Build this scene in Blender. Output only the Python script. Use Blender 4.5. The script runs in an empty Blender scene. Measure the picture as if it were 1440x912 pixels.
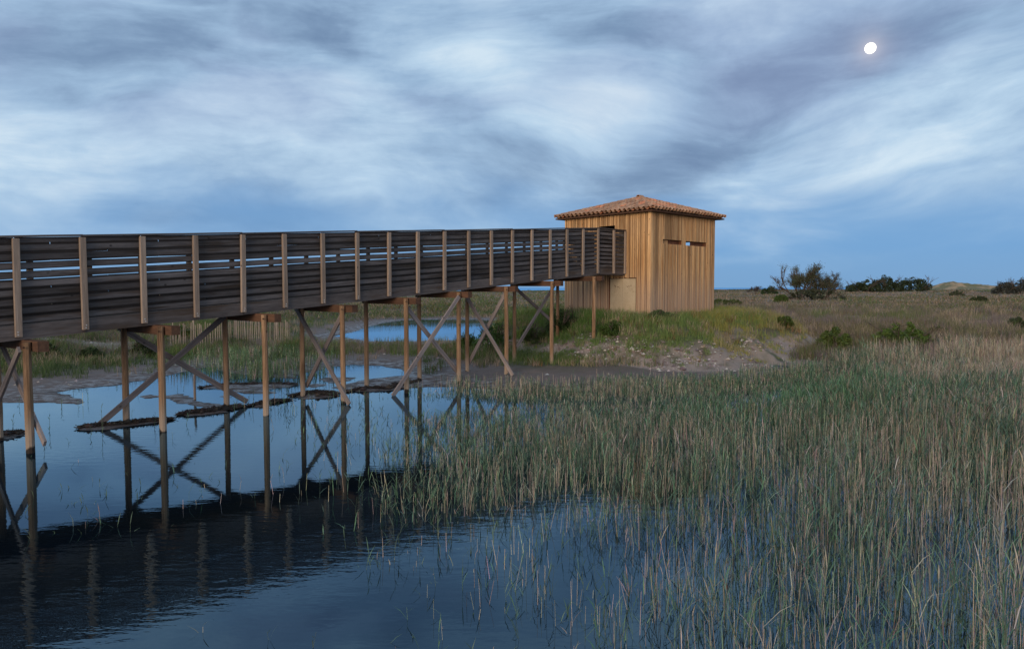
import bpy, math, random
import numpy as np
from mathutils import Matrix, Vector

R = math.radians
PI = math.pi
scene = bpy.context.scene
col = scene.collection
random.seed(7)
rng = np.random.default_rng(11)

# ------------------------------------------------------------------ camera
F, HC, YH = 985.8, 3.0, 404.3            # focal length (px of a 1440 frame), eye height, horizon row
TH = math.atan((456 - YH) / F)
cam_d = bpy.data.cameras.new('camera')
cam_d.sensor_fit = 'HORIZONTAL'; cam_d.sensor_width = 36.0
cam_d.lens = 36.0 * F / 1440.0
cam_d.clip_start = 0.1; cam_d.clip_end = 30000
cam = bpy.data.objects.new('camera', cam_d); col.objects.link(cam)
cam.location = (0, 0, HC); cam.rotation_euler = (PI / 2 - TH, 0, 0)
scene.camera = cam


def ray(px, py):
    a = (px - 720) / F; b = (456 - py) / F
    return np.array([a, math.cos(TH) + b * math.sin(TH), -math.sin(TH) + b * math.cos(TH)])


def gp(px, py, z=0.0):
    d = ray(px, py); t = (z - HC) / d[2]
    return (d[0] * t, d[1] * t)


# ------------------------------------------------------------------ node helper
class N:
    def __init__(s, tree):
        s.t = tree; s.n = tree.nodes; s.l = tree.links

    def new(s, typ, **kw):
        nd = s.n.new(typ)
        for k, v in kw.items():
            setattr(nd, k, v)
        return nd

    def put(s, inp, v):
        if isinstance(v, bpy.types.NodeSocket):
            s.l.new(v, inp)
        elif v is not None:
            inp.default_value = v

    def m(s, op, a, b=None, c=None, clamp=False):
        nd = s.new('ShaderNodeMath', operation=op, use_clamp=clamp)
        s.put(nd.inputs[0], a); s.put(nd.inputs[1], b)
        if c is not None: s.put(nd.inputs[2], c)
        return nd.outputs[0]

    def vec(s, x, y, z):
        nd = s.new('ShaderNodeCombineXYZ')
        s.put(nd.inputs[0], x); s.put(nd.inputs[1], y); s.put(nd.inputs[2], z)
        return nd.outputs[0]

    def mapping(s, v, scale=(1, 1, 1), loc=(0, 0, 0)):
        nd = s.new('ShaderNodeMapping')
        s.put(nd.inputs['Vector'], v); nd.inputs['Scale'].default_value = scale
        nd.inputs['Location'].default_value = loc
        return nd.outputs[0]

    def noise(s, v, scale=1, detail=4, rough=.55, dist=0.0, col_=False):
        nd = s.new('ShaderNodeTexNoise')
        s.put(nd.inputs['Vector'], v); nd.inputs['Scale'].default_value = scale
        nd.inputs['Detail'].default_value = detail; nd.inputs['Roughness'].default_value = rough
        nd.inputs['Distortion'].default_value = dist
        return nd.outputs['Color' if col_ else 'Fac']

    def ramp(s, f, stops, interp='LINEAR'):
        nd = s.new('ShaderNodeValToRGB'); cr = nd.color_ramp; cr.interpolation = interp
        while len(cr.elements) < len(stops): cr.elements.new(0.5)
        for e, (p, c) in zip(cr.elements, stops):
            e.position = p
            e.color = (c[0], c[1], c[2], 1) if hasattr(c, '__len__') else (c, c, c, 1)
        s.put(nd.inputs[0], f)
        return nd.outputs[0]

    def mix(s, f, a, b, mode='MIX'):
        nd = s.new('ShaderNodeMix', data_type='RGBA', blend_type=mode)
        s.put(nd.inputs[0], f)
        for i, v in ((6, a), (7, b)):
            if isinstance(v, tuple) and len(v) == 3: v = (*v, 1)
            s.put(nd.inputs[i], v)
        return nd.outputs[2]

    def maprange(s, v, a, b, c=0., d=1., smooth=True):
        nd = s.new('ShaderNodeMapRange')
        nd.interpolation_type = 'SMOOTHSTEP' if smooth else 'LINEAR'
        s.put(nd.inputs[0], v)
        for i, x in enumerate((a, b, c, d)): nd.inputs[i + 1].default_value = x
        return nd.outputs[0]


# ------------------------------------------------------------------ world: dusk sky with thin cloud
SUN_EL, SUN_AZ = R(9), R(205)            # the glow left by the sun, behind the camera and to its left
world = bpy.data.worlds.new('World'); scene.world = world; world.use_nodes = True
w = N(world.node_tree); w.n.clear()
out = w.new('ShaderNodeOutputWorld'); bg = w.new('ShaderNodeBackground')
sky = w.new('ShaderNodeTexSky', sky_type='NISHITA')
sky.sun_disc = False; sky.sun_elevation = SUN_EL; sky.sun_rotation = SUN_AZ
sky.altitude = 0; sky.air_density = 1.0; sky.dust_density = .6; sky.ozone_density = 3.0
tc = w.new('ShaderNodeTexCoord')
sep = w.new('ShaderNodeSeparateXYZ'); w.l.new(tc.outputs['Generated'], sep.inputs[0])
X, Y, Z = sep.outputs
AZ = w.m('ARCTAN2', X, Y)
EL = w.m('ARCSINE', w.m('MAXIMUM', w.m('MINIMUM', Z, 1.0), -1.0))
AEL = w.m('ABSOLUTE', EL)
# directions warped by slow noise so that the streaks curl (3D vector keeps it seamless all round)
v0 = tc.outputs['Generated']
warp = w.noise(w.mapping(v0, (1.6, 1.6, 3.0)), 1.0, 3, .5, col_=True)
vw = w.new('ShaderNodeVectorMath', operation='MULTIPLY_ADD')
w.l.new(warp, vw.inputs[0]); vw.inputs[1].default_value = (.36, .36, .20); w.l.new(v0, vw.inputs[2])
vW = vw.outputs[0]
big = w.noise(w.mapping(vW, (2.2, 2.2, 6.5), (3.1, .4, 1.7)), 1.0, 5, .52)
fine = w.noise(w.mapping(vW, (5.5, 5.5, 15.), (.2, 1.4, 5.7)), 1.0, 7, .6)
cirrus = w.noise(w.mapping(vW, (4.0, 9.0, 60.), (2.2, 4.4, .3)), 1.0, 6, .62, .15)
mid = w.noise(w.mapping(vW, (3.4, 3.4, 13.), (7.7, 2.4, .7)), 1.0, 5, .5, .3)


def azel(px, py):
    d = ray(px, py); d /= np.linalg.norm(d)
    return math.atan2(d[0], d[1]), math.asin(d[2])


def blob(px, py, rx, ry, rot=0, amp=1.0):
    """a soft bank of cloud centred on a direction, radii in degrees"""
    a0, e0 = azel(px, py)
    wz = w.new('ShaderNodeSeparateXYZ'); w.l.new(warp, wz.inputs[0])
    da = w.m('ADD', w.m('SUBTRACT', AZ, a0), w.m('MULTIPLY', w.m('SUBTRACT', wz.outputs[0], .5), .30))
    de = w.m('ADD', w.m('SUBTRACT', EL, e0), w.m('MULTIPLY', w.m('SUBTRACT', wz.outputs[2], .5), .12))
    c, s = math.cos(R(rot)), math.sin(R(rot))
    p = w.m('DIVIDE', w.m('ADD', w.m('MULTIPLY', da, c), w.m('MULTIPLY', de, s)), R(rx))
    q = w.m('DIVIDE', w.m('SUBTRACT', w.m('MULTIPLY', de, c), w.m('MULTIPLY', da, s)), R(ry))
    r2 = w.m('ADD', w.m('MULTIPLY', p, p), w.m('MULTIPLY', q, q))
    return w.m('MULTIPLY', w.m('EXPONENT', w.m('MULTIPLY', r2, -1.0)), amp)


def add(*a):
    r = a[0]
    for b in a[1:]: r = w.m('ADD', r, b)
    return r


# brightness of the cloud sheet, 0 = slate, 1 = white
lum = add(
    w.m('MULTIPLY', w.m('SUBTRACT', big, .5), .75),
    w.m('MULTIPLY', w.m('SUBTRACT', mid, .5), .95),
    w.m('MULTIPLY', w.m('SUBTRACT', fine, .5), 1.0),
    w.m('MULTIPLY', w.m('SUBTRACT', cirrus, .5), .30),
    .61,
    blob(330, 215, 22, 5.5, 2, .24), blob(880, 170, 9, 4, -8, .12), blob(760, 70, 9, 4, -30, .12),
    blob(1150, 225, 14, 3.2, 20, .27), blob(1300, 170, 8, 3, 20, .14),
    blob(200, 90, 22, 3.6, -4, -.12), blob(690, 165, 13, 2.6, -24, -.36), blob(960, 235, 7, 2.6, 24, -.32),
    blob(870, 75, 7, 3.5, 25, -.25), blob(1330, 60, 12, 4.0, 14, -.26), blob(60, 30, 14, 5, 0, -.14),
    blob(215, 290, 7, 1.1, 0, -.30), blob(1320, 180, 9, 1.0, 14, -.22), blob(700, 240, 9, 1.6, -5, .12), blob(1280, 262, 13, 2.6, 0, .22))
cloud = w.ramp(lum, [(0.0, (.13, .21, .355)), (.30, (.215, .325, .49)), (.55, (.345, .50, .69)), (.8, (.51, .68, .845)), (1.0, (.67, .81, .92))])
lav = w.maprange(w.noise(w.mapping(vW, (2.6, 2.6, 7.), (9, 3, 2)), 1.0, 3, .5), .46, .66)
lav = w.m('MULTIPLY', lav, w.maprange(AEL, .12, .26))
cloud = w.mix(w.m('MULTIPLY', lav, .20), cloud, (.36, .36, .58))
# clear air below the sheet: Rayleigh blue from the sky model, tinted by the blue hour
nish = w.mix(1.0, sky.outputs[0], (.060, .062, .066), 'MULTIPLY')
clear = w.mix(.80, nish, w.ramp(AEL, [(0.0, (.20, .42, .74)), (.05, (.175, .40, .76)), (.13, (.20, .40, .72)), (.3, (.16, .31, .58)), (1.0, (.10, .19, .40))]))
wisp = add(w.maprange(w.m('ADD', AEL, w.m('MULTIPLY', w.m('SUBTRACT', mid, .5), .20)), .045, .17),
           blob(150, 320, 30, 2.0, 0, .35), blob(640, 300, 11, 2.0, 0, .3))
cover = w.m('MULTIPLY', w.m('MINIMUM', wisp, 1.0), .93)
tot = w.mix(cover, clear, cloud)
# afterglow low in the sky opposite the moon, behind the camera
glow = w.m('MULTIPLY', w.maprange(w.m('MULTIPLY', Y, -1.0), .1, 1.0), w.maprange(AEL, .55, .0))
tot = w.mix(w.m('MULTIPLY', glow, .75), tot, (1.15, .72, .46))
a0, e0 = azel(1224, 68)
mx, my = w.m('DIVIDE', w.m('SUBTRACT', AZ, a0), R(.85)), w.m('DIVIDE', w.m('SUBTRACT', EL, e0), R(.85))
halo = w.m('EXPONENT', w.m('MULTIPLY', w.m('SQRT', w.m('ADD', w.m('MULTIPLY', mx, mx), w.m('MULTIPLY', my, my))), -1.3))
tot = w.mix(w.m('MULTIPLY', halo, .55), tot, (.95, .82, .80))
w.l.new(tot, bg.inputs[0]); bg.inputs[1].default_value = 1.0
w.l.new(bg.outputs[0], out.inputs[0])

sun_d = bpy.data.lights.new('sun', 'SUN'); sun_d.energy = 2.3; sun_d.angle = R(28); sun_d.color = (1.0, .80, .60)
sun = bpy.data.objects.new('sun', sun_d); col.objects.link(sun)
sdir = Vector((math.sin(SUN_AZ) * math.cos(SUN_EL), math.cos(SUN_AZ) * math.cos(SUN_EL), math.sin(SUN_EL)))
sun.rotation_euler = sdir.to_track_quat('Z', 'Y').to_euler()

vs = scene.view_settings
vs.view_transform = 'Standard'; vs.look = 'None'; vs.exposure = 0.0; vs.gamma = 1.0; vs.use_curve_mapping = False
scene.cycles.max_bounces = 8


# ------------------------------------------------------------------ tagging, meshes
def tag(o, label=None, cat=None, group=None, kind=None):
    for k, v in (('label', label), ('category', cat), ('group', group), ('kind', kind)):
        if v: o[k] = v
    return o


def empty(name, loc, label=None, cat=None, group=None):
    o = bpy.data.objects.new(name, None); col.objects.link(o); o.location = loc
    return tag(o, label, cat, group)


def link(name, me, parent=None, loc=None, mat4=None):
    o = bpy.data.objects.new(name, me); col.objects.link(o)
    if parent is not None: o.parent = parent
    if mat4 is not None: o.matrix_local = mat4
    if loc is not None: o.location = loc
    return o


class MB:
    """collects numpy geometry, builds one mesh"""
    def __init__(s):
        s.v = []; s.f = {3: [], 4: []}; s.fm = {3: [], 4: []}; s.c = []; s.n = 0

    def add(s, v, f, color=(1, 1, 1), mi=0):
        v = np.asarray(v, np.float32).reshape(-1, 3); f = np.asarray(f, np.int64)
        k = f.shape[-1]; f = f.reshape(-1, k)
        s.v.append(v); s.f[k].append(f + s.n); s.fm[k].append(np.full(len(f), mi, np.int32))
        c = np.asarray(color, np.float32)
        if c.ndim == 1: c = np.tile(c, (len(v), 1))
        s.c.append(c); s.n += len(v)

    def mesh(s, name, mats, smooth=False, color=True):
        me = bpy.data.meshes.new(name)
        v = np.concatenate(s.v)
        loops = []; starts = []; mi = []; st = 0
        for k in (3, 4):
            if s.f[k]:
                f = np.concatenate(s.f[k]); loops.append(f.ravel())
                starts.append(st + k * np.arange(len(f))); st += f.size; mi.append(np.concatenate(s.fm[k]))
        loops = np.concatenate(loops); starts = np.concatenate(starts); mi = np.concatenate(mi)
        me.vertices.add(len(v)); me.vertices.foreach_set('co', v.ravel())
        me.loops.add(len(loops)); me.loops.foreach_set('vertex_index', loops.astype(np.int32))
        me.polygons.add(len(starts)); me.polygons.foreach_set('loop_start', starts.astype(np.int32))
        me.polygons.foreach_set('material_index', mi)
        me.polygons.foreach_set('use_smooth', np.full(len(starts), bool(smooth)))
        me.update(calc_edges=True)
        if color:
            a = me.color_attributes.new('tint', 'FLOAT_COLOR', 'POINT')
            c = np.concatenate(s.c); c4 = np.ones((len(c), 4), np.float32); c4[:, :3] = c
            a.data.foreach_set('color', c4.ravel())
        for m in (mats if isinstance(mats, (list, tuple)) else [mats]): me.materials.append(m)
        return me

    def box(s, x0, x1, y0, y1, z0, z1, color=(1, 1, 1), mi=0):
        v = [(x, y, z) for x in (x0, x1) for y in (y0, y1) for z in (z0, z1)]
        s.add(v, [(0, 1, 3, 2), (4, 6, 7, 5), (0, 4, 5, 1), (2, 3, 7, 6), (0, 2, 6, 4), (1, 5, 7, 3)], color, mi)

    def ribbons(s, P, W, S, color):
        """P (N,K,3) paths, W (N,K) widths, S (N,3) side directions, color (N,3)"""
        Nn, K = W.shape
        off = S[:, None, :] * (W[..., None] * .5)
        v = np.stack([P - off, P + off], 2)                 # N,K,2,3
        base = (np.arange(Nn) * K * 2)[:, None]
        j = np.arange(K - 1)[None, :] * 2
        f = np.stack([base + j, base + j + 1, base + j + 3, base + j + 2], -1)
        s.add(v.reshape(-1, 3), f.reshape(-1, 4), np.repeat(color, K * 2, 0))

    def tubes(s, P, Rr, color, sides=3):
        Nn, K = Rr.shape
        T = P[:, -1] - P[:, 0]; T = T / (np.linalg.norm(T, axis=1, keepdims=True) + 1e-9)
        ref = np.where(np.abs(T[:, 2:3]) > .9, np.array([[1., 0, 0]]), np.array([[0., 0, 1]]))
        A = np.cross(T, ref); A /= np.linalg.norm(A, axis=1, keepdims=True) + 1e-9
        B = np.cross(T, A)
        ang = np.arange(sides) * 2 * PI / sides
        ring = A[:, None, :] * np.cos(ang)[None, :, None] + B[:, None, :] * np.sin(ang)[None, :, None]
        v = P[:, :, None, :] + ring[:, None] * Rr[:, :, None, None]
        base = (np.arange(Nn) * K * sides)[:, None, None]
        j = (np.arange(K - 1) * sides)[None, :, None]; i = np.arange(sides)[None, None, :]; i2 = (i + 1) % sides
        f = np.stack([base + j + i, base + j + i2, base + j + sides + i2, base + j + sides + i], -1)
        s.add(v.reshape(-1, 3), f.reshape(-1, 4), np.repeat(color, K * sides, 0))


# ------------------------------------------------------------------ noise and terrain in numpy
def vnoise(x, y, seed=0):
    x = np.asarray(x, float); y = np.asarray(y, float)
    xi = np.floor(x).astype(np.int64); yi = np.floor(y).astype(np.int64)
    fx = x - xi; fy = y - yi; fx = fx * fx * (3 - 2 * fx); fy = fy * fy * (3 - 2 * fy)

    def h(a, b):
        n = (a * 374761393 + b * 668265263 + seed * 1442695041) & 0x7fffffff
        n = ((n ^ (n >> 13)) * 1274126177) & 0x7fffffff
        return ((n ^ (n >> 16)) & 0xffff) / 65535.0
    return (h(xi, yi) * (1 - fx) + h(xi + 1, yi) * fx) * (1 - fy) + (h(xi, yi + 1) * (1 - fx) + h(xi + 1, yi + 1) * fx) * fy


def fbm(x, y, o=4, seed=0):
    r = 0; a = .5; t = 0
    for k in range(o):
        r = r + a * vnoise(x * 2 ** k + 13.1 * k, y * 2 ** k - 7.7 * k, seed + k); t += a; a *= .5
    return r / t


def sstep(x, a, b):
    t = np.clip((x - a) / (b - a), 0, 1); return t * t * (3 - 2 * t)


def sdist(px, py, poly):
    """signed distance, negative inside"""
    p = np.asarray(poly, float); d = np.full(px.shape, 1e18); ins = np.zeros(px.shape, bool)
    for i in range(len(p)):
        a = p[i]; b = p[(i + 1) % len(p)]; e = b - a
        wx = px - a[0]; wy = py - a[1]
        t = np.clip((wx * e[0] + wy * e[1]) / (e @ e + 1e-12), 0, 1)
        d = np.minimum(d, (wx - e[0] * t) ** 2 + (wy - e[1] * t) ** 2)
        c = (a[1] > py) != (b[1] > py)
        xx = a[0] + (py - a[1]) * e[0] / (e[1] if abs(e[1]) > 1e-12 else 1e-12)
        ins ^= c & (px < xx)
    d = np.sqrt(d); return np.where(ins, -d, d)


def outline(pts): return [gp(a, b) for a, b in pts]


POND = outline([(-900, 590), (-300, 572), (0, 567), (60, 565), (112, 567), (116, 562), (84, 552), (110, 546), (165, 541), (205, 534),
                (250, 524), (300, 515), (318, 522), (360, 530), (415, 531), (432, 523), (468, 516), (492, 512), (525, 514), (566, 519),
                (572, 527), (545, 530), (508, 534), (482, 541), (500, 551), (547, 549), (600, 543.5), (650, 544), (720, 549), (800, 550),
                (900, 549), (1000, 545), (1070, 537), (1130, 529), (1220, 524), (1320, 523), (1440, 523), (1900, 523)]) + \
    [(60, 24), (60, -30), (-60, -30), (-60, 12)]
BACK_POND = outline([(470, 472), (495, 467), (515, 460), (536, 454.5), (564, 450.5), (592, 449.5), (629, 449), (666, 449), (700, 451), (722, 458),
                     (700, 470), (680, 476), (640, 478), (580, 480), (520, 480)])
ISLES = [outline(q) for q in (
    [(108, 601), (135, 597), (170, 594.5), (205, 591), (240, 588), (241, 591), (205, 595), (175, 599), (150, 603), (118, 605)],
    [(226, 557), (245, 554), (262, 553), (268, 560), (286, 566), (318, 569), (340, 566), (330, 573), (310, 579), (284, 583), (258, 585), (250, 581), (268, 576), (282, 572), (262, 568), (238, 562)],
    [(352, 567), (372, 561), (398, 558), (412, 560), (402, 565), (378, 569), (356, 572)],
    [(416, 556), (438, 550), (462, 548), (484, 551), (474, 557), (446, 561), (424, 562)],
    [(470, 545), (500, 537), (530, 536), (548, 544), (540, 549), (505, 551), (488, 549)],
    [(300, 557), (325, 555), (333, 558), (310, 561)], [(432, 541), (448, 539), (455, 542), (440, 545)],
    [(280, 546), (310, 541), (350, 538.5), (418, 540), (400, 545), (370, 549), (400, 553), (345, 553), (320, 547)],
    [(-60, 616), (-10, 608), (10, 605), (29, 610), (22, 615), (-10, 622)],
    [(202, 557), (211, 555), (214, 558), (205, 561)],
    [(450, 533), (470, 530), (498, 531), (492, 536), (462, 538)])]
HUT_C = np.array([5.744, 29.258]); HA = .7596
RD = np.array([math.cos(HA), math.sin(HA)]); LD = np.array([-math.sin(HA), math.cos(HA)])
HUT_R, HUT_L, HUT_T = 5.03, 4.75, 6.13


def land(x, y):
    x = np.asarray(x, float); y = np.asarray(y, float)
    sd = np.minimum(sdist(x, y, POND), sdist(x, y, BACK_POND))
    main = sd.copy()
    for q in ISLES: sd = np.maximum(sd, -sdist(x, y, q))
    sd = sd + (fbm(x * 1.6, y * 1.6, 4, 3) - .5) * .42 + (fbm(x * 5, y * 5, 2, 6) - .5) * .22
    return sd, main


def height(x, y, full=False):
    sd, main = land(x, y)
    dq = (x - HUT_C[0]) * RD[0] + (y - HUT_C[1]) * RD[1]; dl = (x - HUT_C[0]) * LD[0] + (y - HUT_C[1]) * LD[1]
    ex = np.maximum(np.maximum(-dq, dq - HUT_R - .8), 0); ey = np.maximum(np.maximum(-dl, dl - HUT_L - .5), 0)
    rd = np.hypot(ex, ey) + (fbm(x * .5, y * .5, 3, 9) - .5) * 1.2
    mound = 1.52 * (1 - sstep(rd, 1.5, 5.0))
    plain = .98 * sstep(main, 2.0, 15.0) + (fbm(x * .07, y * .07, 3, 21) - .5) * .5 * sstep(main, 4, 20)
    near = .034 * (1 - np.exp(-np.maximum(sd, 0) / .12)) + .016 * np.maximum(np.minimum(sd, 6), 0)
    bump = (fbm(x * 2.2, y * 2.2, 4, 31) - .5) * .10 * sstep(sd, .05, .8) + (fbm(x * .6, y * .6, 3, 41) - .5) * .30 * sstep(main, 2, 8) * (1 - sstep(y, 60, 160))
    h = np.maximum(near + plain + bump, 0.012 * (sd > 0)) 
    h = np.where(mound > 0, np.maximum(h, h * .35 + mound + .02), h)
    # gullied, sandy side of the mound
    gx = (x - 9.8) / 2.6; gy = (y - 27.6) / 2.6; gul = np.exp(-(gx * gx + gy * gy))
    h = h - gul * .16 * np.abs(np.sin((x * .9 + y * .45) * 2.4 + fbm(x, y, 2, 5) * 3))
    h = h + .9 * sstep(y, 180, 330) * sstep(x, -60, 120) - 5 * sstep(y, 400, 470)
    h = np.where(sd < 0, np.maximum(-.55, sd * .22 - .012), h)
    return (h, sd, main, mound * 1.35) if full else h


# ------------------------------------------------------------------ materials
def new_mat(name):
    m = bpy.data.materials.new(name); m.use_nodes = True
    t = N(m.node_tree); t.n.clear()
    o = t.new('ShaderNodeOutputMaterial'); p = t.new('ShaderNodeBsdfPrincipled')
    t.l.new(p.outputs[0], o.inputs[0])
    return m, t, p


def bump(t, p, h, strength=.3, dist=.01):
    b = t.new('ShaderNodeBump'); b.inputs['Strength'].default_value = strength; b.inputs['Distance'].default_value = dist
    t.l.new(h, b.inputs['Height']); t.l.new(b.outputs[0], p.inputs['Normal'])


def wood(name, dark, light, grain=(1.2, 14, 14), rough=.8, stain=None, knots=True, base=None, vary=.35, strength=.5, edge=None):
    """grain runs along the axis with the small scale; every piece gets its own cut of the noise"""
    m, t, p = new_mat(name)
    tcx = t.new('ShaderNodeTexCoord'); oi = t.new('ShaderNodeObjectInfo')
    off = t.m('MULTIPLY', oi.outputs['Random'], 37.0)
    va = t.new('ShaderNodeVectorMath', operation='ADD'); t.l.new(tcx.outputs['Object'], va.inputs[0]); t.l.new(t.vec(off, off, off), va.inputs[1])
    v = va.outputs[0]
    g1 = t.noise(t.mapping(v, grain), 1.0, 6, .62, .4)
    g2 = t.noise(t.mapping(v, tuple(a * 4.5 for a in grain)), 1.0, 4, .6)
    g3 = t.noise(t.mapping(v, tuple(a * .35 for a in grain)), 1.0, 3, .5)
    f = t.m('ADD', t.m('MULTIPLY', g1, .5), t.m('ADD', t.m('MULTIPLY', g2, .28), t.m('MULTIPLY', g3, .30)))
    c = t.ramp(f, [(.36, dark), (.70, light)])
    if stain: c = t.mix(t.maprange(t.noise(t.mapping(v, tuple(a * .5 for a in grain), (5, 5, 5)), 1.0, 4, .6), .50, .68), c, stain)
    if knots:
        vo = t.new('ShaderNodeTexVoronoi'); vo.inputs['Scale'].default_value = 1.0
        t.l.new(t.mapping(v, tuple(min(a * .35, 3.2) if a > 5 else 2.3 for a in grain)), vo.inputs['Vector'])
        c = t.mix(t.maprange(vo.outputs['Distance'], .10, .03, 0, .75), c, tuple(a * .35 for a in dark))
    br = t.m('ADD', 1 - vary / 2, t.m('MULTIPLY', t.m('FRACT', t.m('MULTIPLY', oi.outputs['Random'], 91.7)), vary))
    c = t.mix(1.0, c, t.vec(br, br, br), 'MULTIPLY')
    if edge:                                                  # shade of the gaps, painted dark along both long edges
        se = t.new('ShaderNodeSeparateXYZ'); t.l.new(tcx.outputs['Object'], se.inputs[0])
        e_ = t.m('ADD', t.m('ABSOLUTE', se.outputs[2]), t.m('MULTIPLY', t.m('SUBTRACT', g2, .5), .012))
        c = t.mix(t.maprange(e_, edge - .030, edge - .006, 0, .93), c, (.012, .010, .009))
    if base:
        ge = t.new('ShaderNodeNewGeometry'); sp = t.new('ShaderNodeSeparateXYZ'); t.l.new(ge.outputs['Position'], sp.inputs[0])
        zz = t.m('ADD', sp.outputs[2], t.m('MULTIPLY', t.m('SUBTRACT', g3, .5), base[2]))
        c = t.mix(t.m('MULTIPLY', t.maprange(zz, base[0], base[1], 1, 0), base[4]), c, base[3])
        if len(base) > 5:
            c = t.mix(t.maprange(zz, .03, .075, 1, 0), c, base[5])
    t.l.new(c, p.inputs['Base Color']); p.inputs['Roughness'].default_value = rough
    p.inputs['Specular IOR Level'].default_value = .25
    bump(t, p, f, strength, .006)
    return m


M_BOARD = wood('weathered_board', (.030, .027, .028), (.138, .124, .122), (1.3, 30, 16), .85, stain=(.052, .040, .033), vary=.85, edge=.071)
M_BOARDSHADE = wood('shaded_far_board', (.012, .010, .010), (.050, .042, .040), (1.3, 30, 16), .9, vary=.5)  # far screens: shade seen through the near gaps, put into a darker board colour
M_FASCIA = wood('weathered_fascia', (.042, .036, .035), (.155, .132, .124), (1.1, 30, 12), .85, stain=(.07, .05, .038), vary=.35)
M_RAILPOST = wood('grey_brown_post', (.14, .105, .082), (.38, .29, .225), (20, 20, 1.2), .85, vary=.3)
M_LOG = wood('peeled_log', (.115, .062, .030), (.40, .25, .145), (11, 11, 1.0), .75, stain=(.10, .055, .030), vary=.35,
             base=(.15, .8, .5, (.36, .285, .22), .75, (.030, .022, .017)))
M_BEAM = wood('old_beam', (.036, .020, .014), (.14, .072, .042), (1.2, 12, 12), .85, vary=.4)
M_BRACE = wood('grey_brace', (.10, .085, .080), (.34, .28, .26), (1.0, 18, 18), .8, vary=.4)
mS, tS, pS = new_mat('zinc_screw'); M_SCREW = mS; pS.inputs['Base Color'].default_value = (.5, .5, .5, 1); pS.inputs['Roughness'].default_value = .5
M_PLANK = wood('deck_plank', (.05, .04, .035), (.15, .12, .10), (16, 1.2, 16), .85)
M_CLAD = wood('larch_cladding', (.205, .110, .052), (.66, .41, .195), (18, 18, .9), .7, stain=(.36, .185, .075), vary=.8,
              base=(2.2, 4.2, 1.2, (.39, .28, .21), .68))
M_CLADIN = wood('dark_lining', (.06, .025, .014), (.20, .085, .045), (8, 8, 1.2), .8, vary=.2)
M_PALE = wood('pale_ply', (.40, .31, .20), (.52, .42, .29), (6, 6, 3), .7, vary=.08, strength=.15, knots=False)
M_PICKET = wood('split_picket', (.20, .155, .12), (.44, .36, .29), (20, 20, 1.5), .85, vary=.5)


def tinted(name, rough=.75, trans=0.0, nscale=6.0, var=.45, spec=.25):
    """colour from the vertex attribute (each blade's own colour) with a little noise"""
    m, t, p = new_mat(name)
    a = t.new('ShaderNodeAttribute', attribute_name='tint')
    g = t.new('ShaderNodeNewGeometry')
    n = t.noise(g.outputs['Position'], nscale, 3, .6)
    k = t.m('ADD', 1 - var / 2, t.m('MULTIPLY', n, var))
    c = t.mix(1.0, a.outputs['Color'], t.vec(k, k, k), 'MULTIPLY')
    t.l.new(c, p.inputs['Base Color']); p.inputs['Roughness'].default_value = rough
    p.inputs['Specular IOR Level'].default_value = spec
    if trans:
        o = [x for x in t.n if x.type == 'OUTPUT_MATERIAL'][0]
        tr = t.new('ShaderNodeBsdfTranslucent'); t.l.new(c, tr.inputs[0])
        mx = t.new('ShaderNodeMixShader'); mx.inputs[0].default_value = trans
        t.l.new(p.outputs[0], mx.inputs[1]); t.l.new(tr.outputs[0], mx.inputs[2]); t.l.new(mx.outputs[0], o.inputs[0])
    return m


M_LEAF = tinted('leaf', .6, .25)
M_BARK = tinted('bark', .9)
M_REED = tinted('reed', .65, .2)
M_STONE = tinted('stone', .85, 0, 25)
M_WRACK = tinted('wrack', .8)

# ground
m, t, p = new_mat('ground'); M_GROUND = m
a = t.new('ShaderNodeAttribute', attribute_name='tint'); a2 = t.new('ShaderNodeAttribute', attribute_name='wet')
g = t.new('ShaderNodeNewGeometry'); pos = g.outputs['Position']
n1 = t.noise(pos, 3.0, 8, .65); n2 = t.noise(pos, 17.0, 5, .7); n3 = t.noise(pos, .45, 4, .6)
k = t.m('ADD', .35, t.m('ADD', t.m('MULTIPLY', n1, .55), t.m('ADD', t.m('MULTIPLY', n2, .45), t.m('MULTIPLY', n3, .35))))
c = t.mix(1.0, a.outputs['Color'], t.vec(k, k, k), 'MULTIPLY')
vo = t.new('ShaderNodeTexVoronoi'); vo.inputs['Scale'].default_value = 13.0; t.l.new(pos, vo.inputs['Vector'])
peb = t.m('MULTIPLY', t.maprange(vo.outputs['Distance'], .30, .16), t.maprange(n1, .50, .62))
peb = t.m('MULTIPLY', peb, t.m('SUBTRACT', 1.0, a2.outputs['Fac']))
c = t.mix(t.m('MULTIPLY', peb, .35), c, (.34, .30, .27))
wetn = t.m('MULTIPLY', a2.outputs['Fac'], t.maprange(n1, .35, .62))
t.l.new(c, p.inputs['Base Color'])
t.l.new(t.maprange(wetn, 0, 1, .95, .28), p.inputs['Roughness'])
p.inputs['Specular IOR Level'].default_value = .35
bump(t, p, t.m('ADD', n1, t.m('MULTIPLY', n2, .6)), .7, .06)

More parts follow.
